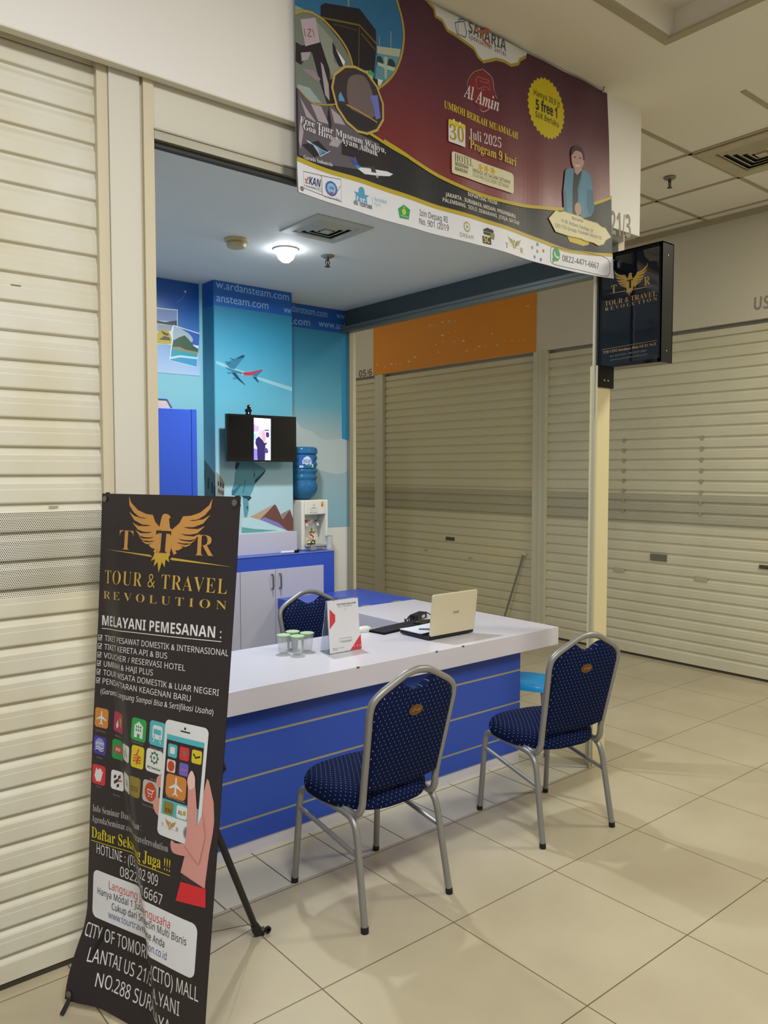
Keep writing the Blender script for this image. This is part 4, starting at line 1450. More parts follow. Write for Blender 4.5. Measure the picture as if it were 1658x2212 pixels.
cx, cy = icon(0.094, 0.826, 0.062, ink('#24934a', 0.4)); A.curve([(cx - 0.024, cy), (cx, cy + 0.014), (cx + 0.024, cy), (cx, cy - 0.014)], rd); A.text('FIF', (cx - 0.014, cy - 0.005), (cx + 0.014, cy - 0.005), wh2, 'bi', 0.010)
cx, cy = icon(0.158, 0.826, 0.052, wh2); A.line([(cx - 0.01, cy - 0.016), (cx, cy + 0.012), (cx + 0.012, cy - 0.01)], 0.004, ink('#7d8a6a', 0.4))
cx, cy = icon(0.222, 0.836, 0.058, ylw, 0.066); A.line([(cx + 0.004, cy + 0.024), (cx - 0.006, cy + 0.004), (cx + 0.006, cy + 0.004), (cx - 0.004, cy - 0.022)], 0.005, rd)
for k in range(3):
    A.line([(cx - 0.018, cy + 0.002 - k * 0.008), (cx - 0.004, cy + 0.006 - k * 0.008), (cx + 0.006, cy - 0.001 - k * 0.008), (cx + 0.018, cy + 0.003 - k * 0.008)], 0.0026, rd, smooth=True)
cx, cy = icon(0.290, 0.840, 0.076, wh2, 0.068); A.disc((cx, cy + 0.010), 0.021, 0.021, ink('#2f6a4a', 0.4), spikes=8, inner=0.7); A.disc((cx, cy + 0.010), 0.012, 0.012, wh2); A.disc((cx, cy + 0.010), 0.006, 0.006, ink('#2a8a5a', 0.4), spikes=4, inner=0.6); A.text('BPJS Kesehatan', (cx - 0.030, cy - 0.024), (cx + 0.030, cy - 0.024), ink('#3c4a44', 0.4), 'b', 0.007)
cap('BPJS', 0.314, 0.748, 0.03)
cx, cy = icon(0.006, 0.730, 0.062, rd); A.poly([(cx - 0.012, cy + 0.022), (cx + 0.004, cy + 0.006), (cx + 0.02, cy + 0.014), (cx + 0.016, cy), (cx + 0.01, cy - 0.02), (cx - 0.01, cy - 0.022), (cx - 0.02, cy - 0.006)], wh2); A.disc((cx + 0.006, cy + 0.012), 0.009, 0.009, wh2); cap('Telco', 0.026, 0.658, 0.024)
cx, cy = icon(0.094, 0.728, 0.060, wh2)
for a, b_ in ((-.018, .012), (-.006, .002), (-.016, -.004), (.002, .014), (-.004, -.014)):
    A.poly([(cx + a, cy + b_), (cx + a + .010, cy + b_ + .006), (cx + a + .012, cy + b_ - .003), (cx + a + .002, cy + b_ - .009)], ink('#2b2b30', 0.4))
A.line([(cx, cy - 0.002), (cx + 0.02, cy + 0.002)], 0.004, rd); cap('Kuota', 0.106, 0.648, 0.032)
cx, cy = icon(0.160, 0.736, 0.052, wh2, 0.06); A.line([(cx - 0.008, cy - 0.012), (cx - 0.004, cy + 0.012), (cx + 0.010, cy - 0.008)], 0.004, BK)
cx, cy = icon(0.216, 0.742, 0.056, olv, 0.06); A.text('XXI', (cx - 0.018, cy - 0.012), (cx + 0.018, cy - 0.012), ink('#5a4d1c', 0.4), 's')
cx, cy = icon(0.284, 0.746, 0.072, ink('#b9b3ae', 0.4), 0.064); A.disc((cx, cy), 0.026, 0.028, ink('#b8472c', 0.4)); A.line([(cx + 0.018, cy + 0.008), (cx + 0.012, cy + 0.006), (cx + 0.008, cy - 0.006), (cx - 0.010, cy - 0.005), (cx - 0.014, cy + 0.006), (cx + 0.010, cy + 0.004)], 0.003, wh2)
for s_ in (-0.006, 0.006):
    A.disc((cx + s_, cy - 0.013), 0.0025, 0.0025, wh2)
cap('Kartu Kredit', 0.286, 0.668, 0.06)
# hand and phone drawing
pinkm, pinkd = ink('#cf938c', 0.4), ink('#e3bfb8', 0.4)
A.curve([(0.345, 0.760), (0.365, 0.775), (0.400, 0.770), (0.400, 0.735), (0.370, 0.735), (0.348, 0.742)], pinkm)
A.curve([(0.335, 0.690), (0.360, 0.706), (0.395, 0.690), (0.395, 0.650), (0.350, 0.660)], pinkm)
A.poly([(0.545, 0.800), (0.552, 0.795), (0.575, 0.740), (0.582, 0.690), (0.580, 0.655), (0.572, 0.600), (0.566, 0.520), (0.566, 0.500), (0.470, 0.520), (0.482, 0.570), (0.485, 0.620), (0.520, 0.680)], pinkm)
A.curve([(0.425, 0.600), (0.445, 0.596), (0.500, 0.606), (0.500, 0.575), (0.440, 0.566), (0.423, 0.582)], pinkm)
ph = lambda a, b_: (0.368 + 0.172 * a + 0.006 * b_ - 0.006, 0.603 + 0.336 * b_)
ring = []
for cx_, cy_, a0 in ((0.9, 0.955, 0), (0.1, 0.955, 90), (0.1, 0.045, 180), (0.9, 0.045, 270)):
    for k in range(5):
        q = math.radians(a0 + 22.5 * k)
        ring.append(ph(cx_ + 0.10 * math.cos(q), cy_ + 0.045 * math.sin(q)))
A.poly(ring, ink('#d7dbe0', 0.4))
A.poly([ph(0.07, 0.19), ph(0.93, 0.19), ph(0.93, 0.87), ph(0.07, 0.87)], BK)
A.poly([ph(0.07, 0.83), ph(0.93, 0.83), ph(0.93, 0.875), ph(0.07, 0.875)], cyn)
A.poly([ph(0.07, 0.19), ph(0.93, 0.19), ph(0.93, 0.32), ph(0.07, 0.32)], cyn)
A.disc(ph(0.48, 0.955), 0.004, 0.004, BK, raw=True)
A.line([ph(0.38, 0.928), ph(0.60, 0.928)], 0.004, BK)
p0 = ph(0.12, 0.80); icon(p0[0], p0[1], 0.038, cyn); A.rrect(p0[0] + 0.009, p0[1] - 0.028, p0[0] + 0.029, p0[1] - 0.008, 0.004, wh2)
p0 = ph(0.40, 0.80); icon(p0[0], p0[1], 0.038, rd); A.poly([(p0[0] + 0.010, p0[1] - 0.016), (p0[0] + 0.02, p0[1] - 0.008), (p0[0] + 0.030, p0[1] - 0.016), (p0[0] + 0.02, p0[1] - 0.030)], ink('#8a6a4a', 0.4))
p0 = ph(0.68, 0.80); icon(p0[0], p0[1], 0.038, ylw); A.line([(p0[0] + 0.006, p0[1] - 0.012), (p0[0] + 0.016, p0[1] - 0.022), (p0[0] + 0.032, p0[1] - 0.016)], 0.005, BK)
p0 = ph(0.12, 0.665); icon(p0[0], p0[1], 0.036, ink('#d9c9c2', 0.4)); A.disc((p0[0] + 0.018, p0[1] - 0.018), 0.014, 0.015, ink('#b8472c', 0.4))
p0 = ph(0.42, 0.665); icon(p0[0], p0[1], 0.036, ink('#6e62b8', 0.4)); A.line([(p0[0] + 0.006, p0[1] - 0.02), (p0[0] + 0.032, p0[1] - 0.018)], 0.003, ink('#c06a9a', 0.4))
p0 = ph(0.13, 0.545); cx, cy = icon(p0[0], p0[1], 0.084, ora, 0.066); plane_icon(cx, cy, 0.029)
A.text('Tiket Pesawat', ph(0.16, 0.335), ph(0.62, 0.335), ink('#9a968f', 0.4), 's', 0.005)
p0 = ph(0.12, 0.305); cx, cy = icon(p0[0], p0[1], 0.042, olv, 0.036); A.text('XXI', (cx - 0.014, cy - 0.012), (cx + 0.014, cy - 0.012), ink('#3f3816', 0.4), 's')
p0 = ph(0.44, 0.305); cx, cy = icon(p0[0], p0[1], 0.042, wh2, 0.036); A.text('XL', (cx - 0.014, cy - 0.007), (cx + 0.004, cy - 0.007), ink('#2f3f6a', 0.4), 'b'); A.disc((cx + 0.011, cy), 0.006, 0.007, ink('#a9a43a', 0.4))
eagle(A, lambda x, y: (lambda q: (q[0] + (x - 722) / 1000.0 * 0.062, q[1] - (y - 690) / 1000.0 * 0.05))(ph(0.31, 0.085)), ink('#ad8434', 0.4), ink('#b5923c', 0.4), wh2)
A.at(lambda a, b_: (a, b_))
A.text('T', ph(0.10, 0.085), ph(0.15, 0.085), ink('#a8946a', 0.4), 's')
A.text('R', ph(0.46, 0.085), ph(0.52, 0.085), ink('#a8946a', 0.4), 's')
A.disc(ph(0.72, 0.095), 0.016, 0.019, ink('#9a9ca6', 0.4), raw=True)
A.disc(ph(0.72, 0.095), 0.011, 0.013, ink('#6e7078', 0.4), raw=True)
A.poly([(0.477, 0.795), (0.490, 0.806), (0.502, 0.795), (0.520, 0.700), (0.522, 0.660), (0.540, 0.700), (0.555, 0.640), (0.540, 0.560), (0.482, 0.600), (0.486, 0.650)], pinkm)
A.curve([(0.476, 0.790), (0.489, 0.812), (0.503, 0.795), (0.503, 0.770), (0.489, 0.758), (0.478, 0.768)], pinkd)
A.poly([(0.472, 0.520), (0.566, 0.500), (0.566, 0.490), (0.475, 0.500)], ink('#3a3036', 0.4))
A.poly([(0.474, 0.496), (0.570, 0.500), (0.574, 0.450), (0.459, 0.438)], ink('#d22f38', 0.4))
# lower text
A.text('Info Seminar Dan Pelatihan :', (0.014, 0.578), (0.290, 0.592), ink('#b9b9bb', 0.4), 's', 0.021, fat=-0.012)
A.text('AgendaSeminar.com/tourtravelrevolution', (0.011, 0.545), (0.413, 0.562), ink('#b9b9bb', 0.4), 's', 0.021, fat=-0.012)
A.text('Daftar Sekarang Juga !!!', (0.013, 0.494), (0.428, 0.510), ylw, 's', 0.034)
A.line([(0.013, 0.484), (0.430, 0.500)], 0.0022, ylw)
A.text('HOTLINE : (031) 8202 909', (0.041, 0.450), (0.380, 0.455), IW, 'n', 0.031)
A.text('082244716667', (0.150, 0.404), (0.402, 0.406), IW, 'n', 0.031)
A.rrect(0.027, 0.246, 0.550, 0.396, 0.022, ink('#dce0e6', 0.4))
A.text('Langsung Jadi Pengusaha', (0.103, 0.352), (0.442, 0.352), ink('#c22f3a', 0.4), 'n', 0.025)
A.text('Hanya Modal 1 Jutaan 1 Mesin Multi Bisnis', (0.051, 0.322), (0.512, 0.328), ink('#3b3b44', 0.4), 'n', 0.021)
A.text('Cukup dari Smartphone Anda', (0.120, 0.292), (0.424, 0.294), ink('#3b3b44', 0.4), 'n', 0.021)
A.text('www.tourtravelrevolution.co.id', (0.105, 0.262), (0.436, 0.262), ink('#3a3f8a', 0.4), 'n', 0.021)
A.text('CITY OF TOMORROW (CITO) MALL', (0.012, 0.184), (0.570, 0.192), IW, 'n', 0.039)
A.text('LANTAI US 21/3 JL.A.YANI', (0.052, 0.120), (0.500, 0.128), IW, 'n', 0.039)
A.text('NO.288 SURABAYA', (0.095, 0.056), (0.470, 0.064), IW, 'n', 0.039)
cu_ = sorted(set([0.006 * i for i in range(1, 100)]))
cv_ = [0.02 * i for i in range(1, 80)]
A.build('printed_design', xfn, t, eps=0.0004, base=0.0012, cut=(cu_, cv_))
for u, v in ((0.018, 1.582), (0.582, 1.582), (0.018, 0.02), (0.582, 0.02)):
    p, n = xfn(u, v)
    b = MB()
    b.lathe([(0.005, 0.0), (0.010, 0.0), (0.010, 0.002), (0.005, 0.003)], (0, 0, 0), 16)
    o = b.build('eyelet', m_eye, t, world=False)
    o.matrix_local = Matrix.Translation(p + n * 0.004 - ORG[t.name]) @ n.to_track_quat('Z', 'Y').to_matrix().to_4x4()
m_pole = mat('black_pole', '#141416', 0.45)
hub = XO + xe * 0.30 + xup * 0.78 - xn * 0.155
def corner(u, v):
    p, n = xfn(u, v)
    return p - xn * 0.012
for u, v in ((0.018, 1.582), (0.582, 1.582)):
    c = corner(u, v)
    MB().tube([hub, (hub + c) / 2 - xn * 0.02, c], [0.008, 0.007, 0.005], 8).build('upper_arm', m_pole, t, smooth=True)
    MB().tube([c - xup * 0.01, c + xup * 0.022 + xn * 0.008], 0.007, 8).build('corner_hook', m_pole, t, smooth=True)
foot_l = at(133, 2192, 2, 0.006)
c = corner(0.018, 0.02)
MB().tube([hub, (hub + c) / 2 - xn * 0.02, c, foot_l], [0.008, 0.007, 0.007, 0.007], 8).build('front_leg', m_pole, t, smooth=True)
c = corner(0.582, 0.02)
MB().tube([hub, (hub + c) / 2 - xn * 0.02, c, Vector((c.x + 0.02, c.y - 0.03, 0.006))], [0.008, 0.007, 0.007, 0.007], 8).build('front_leg', m_pole, t, smooth=True)
foot_r = at(556, 2014, 2, 0.012)
leg = MB().tube([hub, hub + (foot_r - hub) * 0.5, foot_r], [0.012, 0.012, 0.0115], 12).build('rear_leg', m_pole, t, smooth=True)
d = (foot_r - hub).normalized()
b = MB().tube([foot_r - d * 0.045, foot_r - d * 0.02, foot_r + Vector((0, 0, 0.004))], [0.013, 0.018, 0.017], 12)
b.tube([foot_r + Vector((-0.01, 0.006, 0.004)), foot_r + Vector((0.022, -0.012, 0.004))], 0.014, 12)
b.build('foot_clamp', m_pole, leg, smooth=True)
o = MB().lathe([(0.007, -0.004), (0.013, -0.004), (0.013, 0.004), (0.007, 0.004), (0.007, -0.004)], (0, 0, 0), 14).build('foot_ring', m_pole, leg, world=False, smooth=True)
o.matrix_local = Matrix.Translation(foot_r + Vector((0.032, -0.018, 0.006)) - ORG[t.name]) @ Matrix.Rotation(math.pi / 2, 4, 'X')
MB().tube([hub - xn * 0.02, hub + xn * 0.02], 0.028, 14).build('hub', m_pole, t, smooth=True)
hk = [at(479, 1640, 1, hub.y + 0.02), at(486, 1662, 1, hub.y + 0.02), at(480, 1668, 1, hub.y + 0.02), hub]
MB().tube(hk[:3], 0.005, 8).build('release_lever', m_pole, t, smooth=True)
for u, v, k in ((0.56, 0.30, 0), (0.50, 0.34, 1)):
    p = corner(u, v) - xn * 0.01
    MB().tube([p, foot_r - d * (0.03 + 0.02 * k)], 0.0013, 5).build('tension_cord', mat('dark_cord', '#3a3630', 0.7), t)

# ================================================================ COUNTER
m_lam = mat('white_laminate', '#d3d0da', 0.22, spec=0.5, noise=0.012, nscale=5)
m_blue = mat('blue_laminate', '#3353b8', 0.32, spec=0.4)
m_strip = mat('silver_strip', '#b9b69a', 0.35, metal=0.5)
t = thing('service_counter', 'L-shaped white topped counter with blue banded front and silver strips', 'counter', (2.4, 3.0, 0))
Z0, Z1 = 0.655, 0.76
b = MB().use(m_lam)
o_ = [(1.20, 2.925), (3.755, 2.925), (3.755, 4.215), (3.115, 4.215), (3.115, 3.595), (1.20, 3.595)]
b.prism([(x, y, Z0) for x, y in o_], (0, 0, Z1 - Z0))
b.build('countertop', None, t, bevel=0.002)
b = MB().use(m_blue)
gz = [0.060, 0.158, 0.346, 0.532, Z0]
for z_a, z_b in zip(gz, gz[1:]):
    b.box(1.22, 3.49, 2.990, 3.008, z_a + (0.006 if z_a > 0.1 else 0), z_b - (0.006 if z_b < 0.6 else 0))
b.build('front_panel', None, t)
for z in gz[1:-1]:
    B1(1.22, 3.49, 2.993, 3.008, z - 0.006, z + 0.006).build('metal_strip', m_strip, t)
B1(1.22, 3.49, 2.996, 3.03, 0.0, 0.060).build('plinth', m_lam, t)
B1(3.470, 3.490, 3.008, 3.50, 0.0, Z0).build('side_panel', m_lam, t)
B1(1.22, 1.24, 3.008, 3.56, 0.0, Z0).build('side_panel', m_lam, t)
B1(3.130, 3.150, 3.62, 4.20, 0.0, Z0).build('side_panel', mat('shaded_laminate', '#a7a6b0', 0.35), t)  # grey here is the wing side's shade, put into the laminate colour
m_chip = mat('chipped_edge', '#6a5a58', 0.8)
b = MB().use(m_chip)
for x, y in ((773, 1441), (943, 1409), (1000, 1396.5)):
    p = at(x, y, 1, 2.925)
    b.box(p.x - 0.008, p.x + 0.008, 2.9245, 2.93, 0.752, 0.7603)
b.build('edge_chips', None, t)

t = thing('counter_flap', 'bright blue lift-up counter flap between the white counter and the low cabinet', 'counter flap', (3.4, 4.5, 0))
b = MB().use(m_blue).box(3.020, 3.775, 4.2165, 4.870, 0.69, 0.76)
b.build('flap_top', None, t, bevel=0.002)
B1(3.30, 3.32, 4.26, 4.86, 0.0, 0.69).build('support_panel', MATS['shaded_laminate'], t)
for x in (3.32, 3.60):
    B1(x - 0.035, x + 0.035, 4.2165, 4.236, 0.760, 0.7625).build('hinge', m_strip, t)

# ================================================================ BACK CABINETS
t = thing('low_cabinet', 'low grey-white cabinet with blue frame under the television', 'cabinet', (3.0, 4.95, 0))
b = MB().use(m_blue)
b.box(2.37, 3.2575, 4.885, 5.026, 0.0, 1.075)
b.build('carcass', None, t)
MB().use(m_blue).box(3.2578, 3.535, 4.885, 5.312, 0.0, 1.075).build('carcass', None, t)
m_door = mat('grey_door', '#bcbac6', 0.4, noise=0.02, nscale=4)
for x0, x1, hx in ((2.41, 2.716, None), (2.720, 3.004, 2.975), (3.008, 3.430, 3.040)):
    d = B1(x0, x1, 4.876, 4.885, 0.05, 0.973).build('door', m_door, t, bevel=0.001)
    if hx:
        b = MB().tube([(hx, 4.876, 0.938), (hx, 4.856, 0.938), (hx, 4.852, 0.925), (hx, 4.852, 0.848), (hx, 4.856, 0.835), (hx, 4.876, 0.835)], 0.006, 8)
        b.build('handle', mat('satin_handle', '#77736e', 0.35, metal=0.7), d, smooth=True)
B1(2.62, 3.275, 5.004, 5.028, 1.0755, 1.228).build('backsplash', m_door, t)
B1(2.37, 3.535, 4.880, 4.886, 1.0735, 1.0765).build('edge_trim', mat('trim_line', '#8f9fd8', 0.4), t)

t = thing('tall_cabinet', 'tall plain blue cabinet against the back wall beside the jamb', 'cabinet', (2.0, 5.0, 0))
B1(1.62, 2.340, 4.815, 5.19, 0, 2.085).build('carcass', m_blue, t)
B1(2.330, 2.366, 4.80, 5.19, 0, 2.085).build('side_frame', m_blue, t)
B1(1.62, 2.3265, 4.80, 4.815, 0.05, 2.083).build('door', m_blue, t, bevel=0.001)
t = thing('storage_box', 'beige slant-sided box with blue rim on the tall blue cabinet', 'box', (2.05, 4.9, 2.085))
m_tray = mat('beige_box', '#b7a9a8', 0.5)
MB().prism([(1.85, 4.83, 2.0852), (2.205, 4.83, 2.0852), (2.172, 4.83, 2.139), (1.85, 4.83, 2.139)], (0, 0.26, 0)).build('body', m_tray, t)
b = MB().use(mat('blue_rim', '#3a5a9c', 0.5))
b.tube([(1.85, 4.827, 2.142), (2.174, 4.827, 2.142), (2.208, 4.827, 2.0885)], 0.004, 6)
b.build('rim', None, t)

# ================================================================ TELEVISION
t = thing('television', 'black wall television showing a bright upright phone video', 'television', (2.995, 5.0, 1.75))
m_tv = mat('black_gloss', '#0c0d11', 0.22)
tl = Matrix.Rotation(math.radians(-2), 3, 'X')
b = MB().use(m_tv)
x0, x1, z0, z1, yt = 2.640, 3.208, 1.748, 2.078, 4.90
b.box(x0, x1, yt, yt + 0.03, z0, z1).box(x0 + 0.03, x1 - 0.03, yt + 0.03, yt + 0.06, z0 + 0.02, z1 - 0.03)
b.build('housing', None, t, bevel=0.003)
MB().box(x0 + 0.016, x1 - 0.016, yt - 0.001, yt + 0.002, z0 + 0.030, z1 - 0.014).build('screen', mat('dark_screen', '#07080b', 0.12), t)
B1(x0 + 0.15, x1 - 0.15, yt + 0.06, 5.026, z0 + 0.08, z1 - 0.10).build('wall_mount', m_pole, t)
PT = lambda x, y: (lambda p: (p.x, p.z))(at(x, y, 1, yt - 0.001))
A = Art(zoom(420, 860, 5.527, PT))
lit = lambda c: mat('screen_' + c.lstrip('#'), c, 0.5, emit=0.8)
A.poly([(708, 235), (908, 248), (908, 742), (708, 738)], lit('#c9c8f4'))
A.poly([(708, 235), (908, 248), (908, 360), (830, 350), (708, 330)], lit('#eef0ff'))
A.poly([(708, 310), (770, 335), (765, 400), (708, 400)], lit('#a88fc8'))
A.poly([(708, 420), (745, 430), (735, 490), (708, 500)], lit('#7fb4ee'))
A.poly([(708, 600), (750, 610), (748, 738), (708, 738)], lit('#7a6cf0'))
A.poly([(830, 378), (888, 375), (888, 392), (830, 392)], lit('#4a3f86'))
A.curve([(850, 420), (870, 405), (890, 425), (885, 465), (858, 465)], lit('#2f2760'))
A.curve([(765, 440), (775, 395), (808, 375), (838, 390), (840, 440), (805, 480)], lit('#b79fc8'))
A.curve([(805, 410), (830, 395), (842, 430), (850, 490), (830, 530), (806, 480)], lit('#e08a98'))
A.poly([(730, 490), (765, 455), (810, 500), (845, 560), (840, 740), (750, 740), (745, 590), (724, 540)], lit('#231a4e'))
A.curve([(830, 540), (860, 530), (855, 555), (835, 555)], lit('#2b1f55'))
A.curve([(835, 600), (865, 600), (880, 645), (845, 655)], lit('#4a3670'))
A.text('POLYTRON', (782, 766), (845, 770), ink('#8a8c92'), 'b', 0.004)
A.build('screen_picture', lambda u, v: (Vector((u, yt - 0.001, v)), NY), t, eps=0.0001, base=0.0003)
t = thing('webcam', 'small dark ball webcam perched on top of the television', 'webcam', (2.83, 4.92, 2.08))
c = at(536, 890, 1, 4.92)
cx = c.x
MB().lathe([(0.012, 0), (0.022, 0.004), (0.018, 0.016), (0.028, 0.028), (0.020, 0.040), (0.008, 0.044)], (cx, 4.92, 2.0785), 16).build('base', m_tv, t, smooth=True)
MB().lathe([(0.001, -0.016), (0.010, -0.013), (0.016, 0.0), (0.010, 0.013), (0.001, 0.016)], (cx + 0.006, 4.92, 2.134), 16).build('camera_ball', m_tv, t, smooth=True)
MB().tube([(cx + 0.006, 4.905, 2.137), (cx + 0.006, 4.902, 2.137)], 0.006, 12).build('lens', mat('lens_glass', '#8f9a86', 0.1), t)

# ================================================================ WATER DISPENSER, BOTTLE
t = thing('water_dispenser', 'white tabletop water dispenser on the low cabinet right of the column', 'water dispenser', (3.46, 5.12, 1.075))
m_dw = mat('white_plastic', '#d9d8cc', 0.3)
dx0, dx1, dy0, dy1, dz0, dz1 = 3.335, 3.585, 5.03, 5.30, 1.0755, 1.458
b = MB().use(m_dw)
nx0, nx1, nz0, nz1 = 3.368, 3.560, 1.135, 1.345
b.box(dx0, nx0, dy0, dy1, dz0, dz1).box(nx1, dx1, dy0, dy1, dz0, dz1).box(nx0, nx1, dy0, dy1, nz1, dz1).box(nx0, nx1, dy0 + 0.10, dy1, dz0, nz1)
b.box(nx0, nx1, dy0 + 0.004, dy0 + 0.10, dz0, nz0 - 0.035)
b.build('housing', None, t, bevel=0.008)
B1(nx0, nx1, dy0 - 0.02, dy0 + 0.09, nz0 - 0.034, nz0 - 0.026).build('drip_tray', mat('tray_grey', '#9a9a98', 0.4), t)
for x, cc in ((3.415, '#b5323c'), (3.515, '#54606c')):
    f = MB().tube([(x, dy0 + 0.10, 1.285), (x, dy0 + 0.05, 1.285), (x, dy0 + 0.045, 1.255)], 0.011, 10).build('tap', mat('tap_white', '#c7c6bd', 0.3), t, smooth=True)
    MB().box(x - 0.016, x + 0.016, dy0 + 0.028, dy0 + 0.062, 1.292, 1.302).build('lever', ink(cc), f)
PD = lambda x, y: (lambda p: (p.x, p.z))(at(x, y, 1, dy0))
A = Art(zoom(600, 840, 5.53, PD))
mg = ink('#8c8a82')
A.disc((430, 1392), 0.010, 0.010, mg); A.disc((430, 1392), 0.007, 0.007, m_dw)
A.line([(385, 1455), (405, 1420), (455, 1420), (472, 1455), (385, 1455)], 0.002, mg)
A.text('Sanken', (402, 1432), (455, 1434), mg, 'si', 0.010)
A.line([(382, 1478), (472, 1476)], 0.004, mg)
A.disc((388, 1478), 0.003, 0.003, ink('#b5323c'))
A.disc((530, 1364), 0.012, 0.013, ink('#d0992c'), spikes=10); A.poly([(515, 1382), (530, 1375), (530, 1408), (518, 1404)], ink('#c43c30')); A.poly([(530, 1375), (545, 1382), (542, 1404), (530, 1408)], ink('#d0992c'))
A.build('printed_marks', lambda u, v: (Vector((u, dy0, v)), NY), t, eps=0.0001, base=0.0004)
PN = lambda x, y: (lambda p: (p.x, p.z))(at(x, y, 1, dy0 + 0.10))
A = Art(zoom(600, 840, 5.53, PN))
oc = ink('#8f7b2c')
A.poly([(362, 1700), (372, 1722), (436, 1720), (440, 1690), (418, 1712), (402, 1668), (386, 1712)], oc)
A.disc((402, 1672), 0.007, 0.007, oc)
A.text('S', (380, 1792), (428, 1792), ink('#b3303a'), 's', 0.050)
A.poly([(340, 1835), (352, 1805), (400, 1795), (450, 1800), (466, 1822), (440, 1820), (400, 1815), (365, 1822)], ink('#b0a12c'))
A.build('emblem', lambda u, v: (Vector((u, dy0 + 0.10, v)), NY), t, eps=0.0001, base=0.0004)

t = thing('water_bottle', 'large blue water gallon upside down on the white dispenser', 'water bottle', (3.425, 5.165, 1.458))
m_bot = mat('blue_bottle', '#3573a0', 0.12, spec=0.6, trans=0.2, ior=1.2)
c = (3.430, 5.160, 1.4585)
R = 0.118
prof = [(0.05, 0.0), (0.07, 0.012), (0.10, 0.035), (R, 0.075), (R + 0.003, 0.105), (R - 0.003, 0.135)]
for k in range(4):
    z = 0.145 + 0.05 * k
    prof += [(R - 0.009, z), (R - 0.009, z + 0.010), (R, z + 0.022), (R, z + 0.036), (R - 0.006, z + 0.046)]
prof += [(R - 0.008, 0.350), (R + 0.002, 0.358), (R + 0.002, 0.385), (R - 0.006, 0.402), (R - 0.025, 0.410), (0.001, 0.408)]
MB().lathe(prof, c, 36).build('bottle', m_bot, t, smooth=True)
A = Art(lambda a, b_: (a, b_))
lb = ink('#2a62b0')
A.rrect(-0.52, 0.245, 0.52, 0.345, 0.004, lb)
A.curve([(-0.18, 0.262), (-0.30, 0.292), (-0.18, 0.322), (0.05, 0.336), (0.26, 0.318), (0.34, 0.288), (0.24, 0.262), (0.0, 0.254)], ink('#c9d6e4'))
A.text('AQUA', (-0.24, 0.286), (0.28, 0.286), ink('#27407e'), 'b', 0.026)
A.poly([(-0.35, 0.262), (-0.18, 0.282), (0.0, 0.268), (0.14, 0.284), (0.34, 0.262), (0.1, 0.252), (-0.2, 0.252)], ink('#2f5f8a'))
A.poly([(0.05, 0.268), (0.14, 0.282), (0.28, 0.268), (0.16, 0.260)], ink('#4f9a5a'))
A.rrect(-0.48, 0.248, -0.24, 0.264, 0.002, ink('#d3dce6')); A.rrect(0.36, 0.252, 0.48, 0.276, 0.002, ink('#b9d0b4'))
A.text('19L', (-0.44, 0.252), (-0.30, 0.252), lb, 'b', 0.008)
def botfn(u, v):
    a = -math.pi / 2 + u - 0.28
    n = Vector((math.cos(a), math.sin(a), 0))
    return Vector(c) + n * (R + 0.001) + Vector((0, 0, v)), n
A.build('label', botfn, t, eps=0.0002, base=0.0006, cut=([0.06 * i - 0.54 for i in range(19)], []))
MB().lathe([(0.026, 0.0002), (0.030, 0.002), (0.05, 0.001)], c, 20).build('neck', m_bot, t, smooth=True)

t = thing('padlock', 'grey padlock with dark shackle on the low cabinet before the dispenser', 'padlock', (3.45, 4.97, 1.0765))
px_ = at(676, 1180, 1, 4.96).x
B1(px_ - 0.026, px_ + 0.026, 4.95, 4.975, 1.0767, 1.122).build('body', mat('grey_padlock', '#9b9894', 0.4, metal=0.3), t, bevel=0.004)
MB().tube(spline([(px_ - 0.017, 4.962, 1.12), (px_ - 0.016, 4.962, 1.14), (px_, 4.962, 1.155), (px_ + 0.016, 4.962, 1.14), (px_ + 0.017, 4.962, 1.12)], 5), 0.005, 8).build('shackle', mat('dark_shackle', '#3c3c3e', 0.4, metal=0.4), t, smooth=True)
B1(px_ - 0.040, px_ + 0.018, 4.976, 4.986, 1.122, 1.133).build('hasp', MATS['dark_shackle'], t)
m_clear = mat('clear_plastic', '#e6ecec', 0.08, alpha=0.25)
cxp = at(710.5, 1185, 1, 5.0).x
t = thing('drinking_glass', 'empty clear glass on the cabinet right of the dispenser', 'glass', (cxp, 5.0, 1.0765))
MB().lathe([(0.001, 0.0), (0.022, 0.0), (0.030, 0.10), (0.028, 0.10), (0.020, 0.005), (0.001, 0.005)], (cxp, 5.0, 1.0767), 24).build('bowl', m_clear, t, smooth=True)
MB().lathe([(0.0285, 0.099), (0.031, 0.099), (0.031, 0.102), (0.0285, 0.102), (0.0285, 0.099)], (cxp, 5.0, 1.0767), 24).build('rim', mat('glass_rim', '#a9b5b3', 0.2), t, smooth=True)
t = thing('marker_pen', 'white marker pen with black cap lying on the low cabinet edge', 'pen', (3.14, 4.91, 1.0765))
MB().tube([(3.075, 4.915, 1.0868), (3.185, 4.910, 1.0868)], 0.0098, 12).build('barrel', ink('#d3d6dc'), t, smooth=True)
MB().tube([(3.185, 4.910, 1.0868), (3.225, 4.908, 1.0868)], 0.0100, 12).build('pen_cap', m_blk, t, smooth=True)

# ================================================================ THINGS ON THE COUNTER
ZT = 0.7601
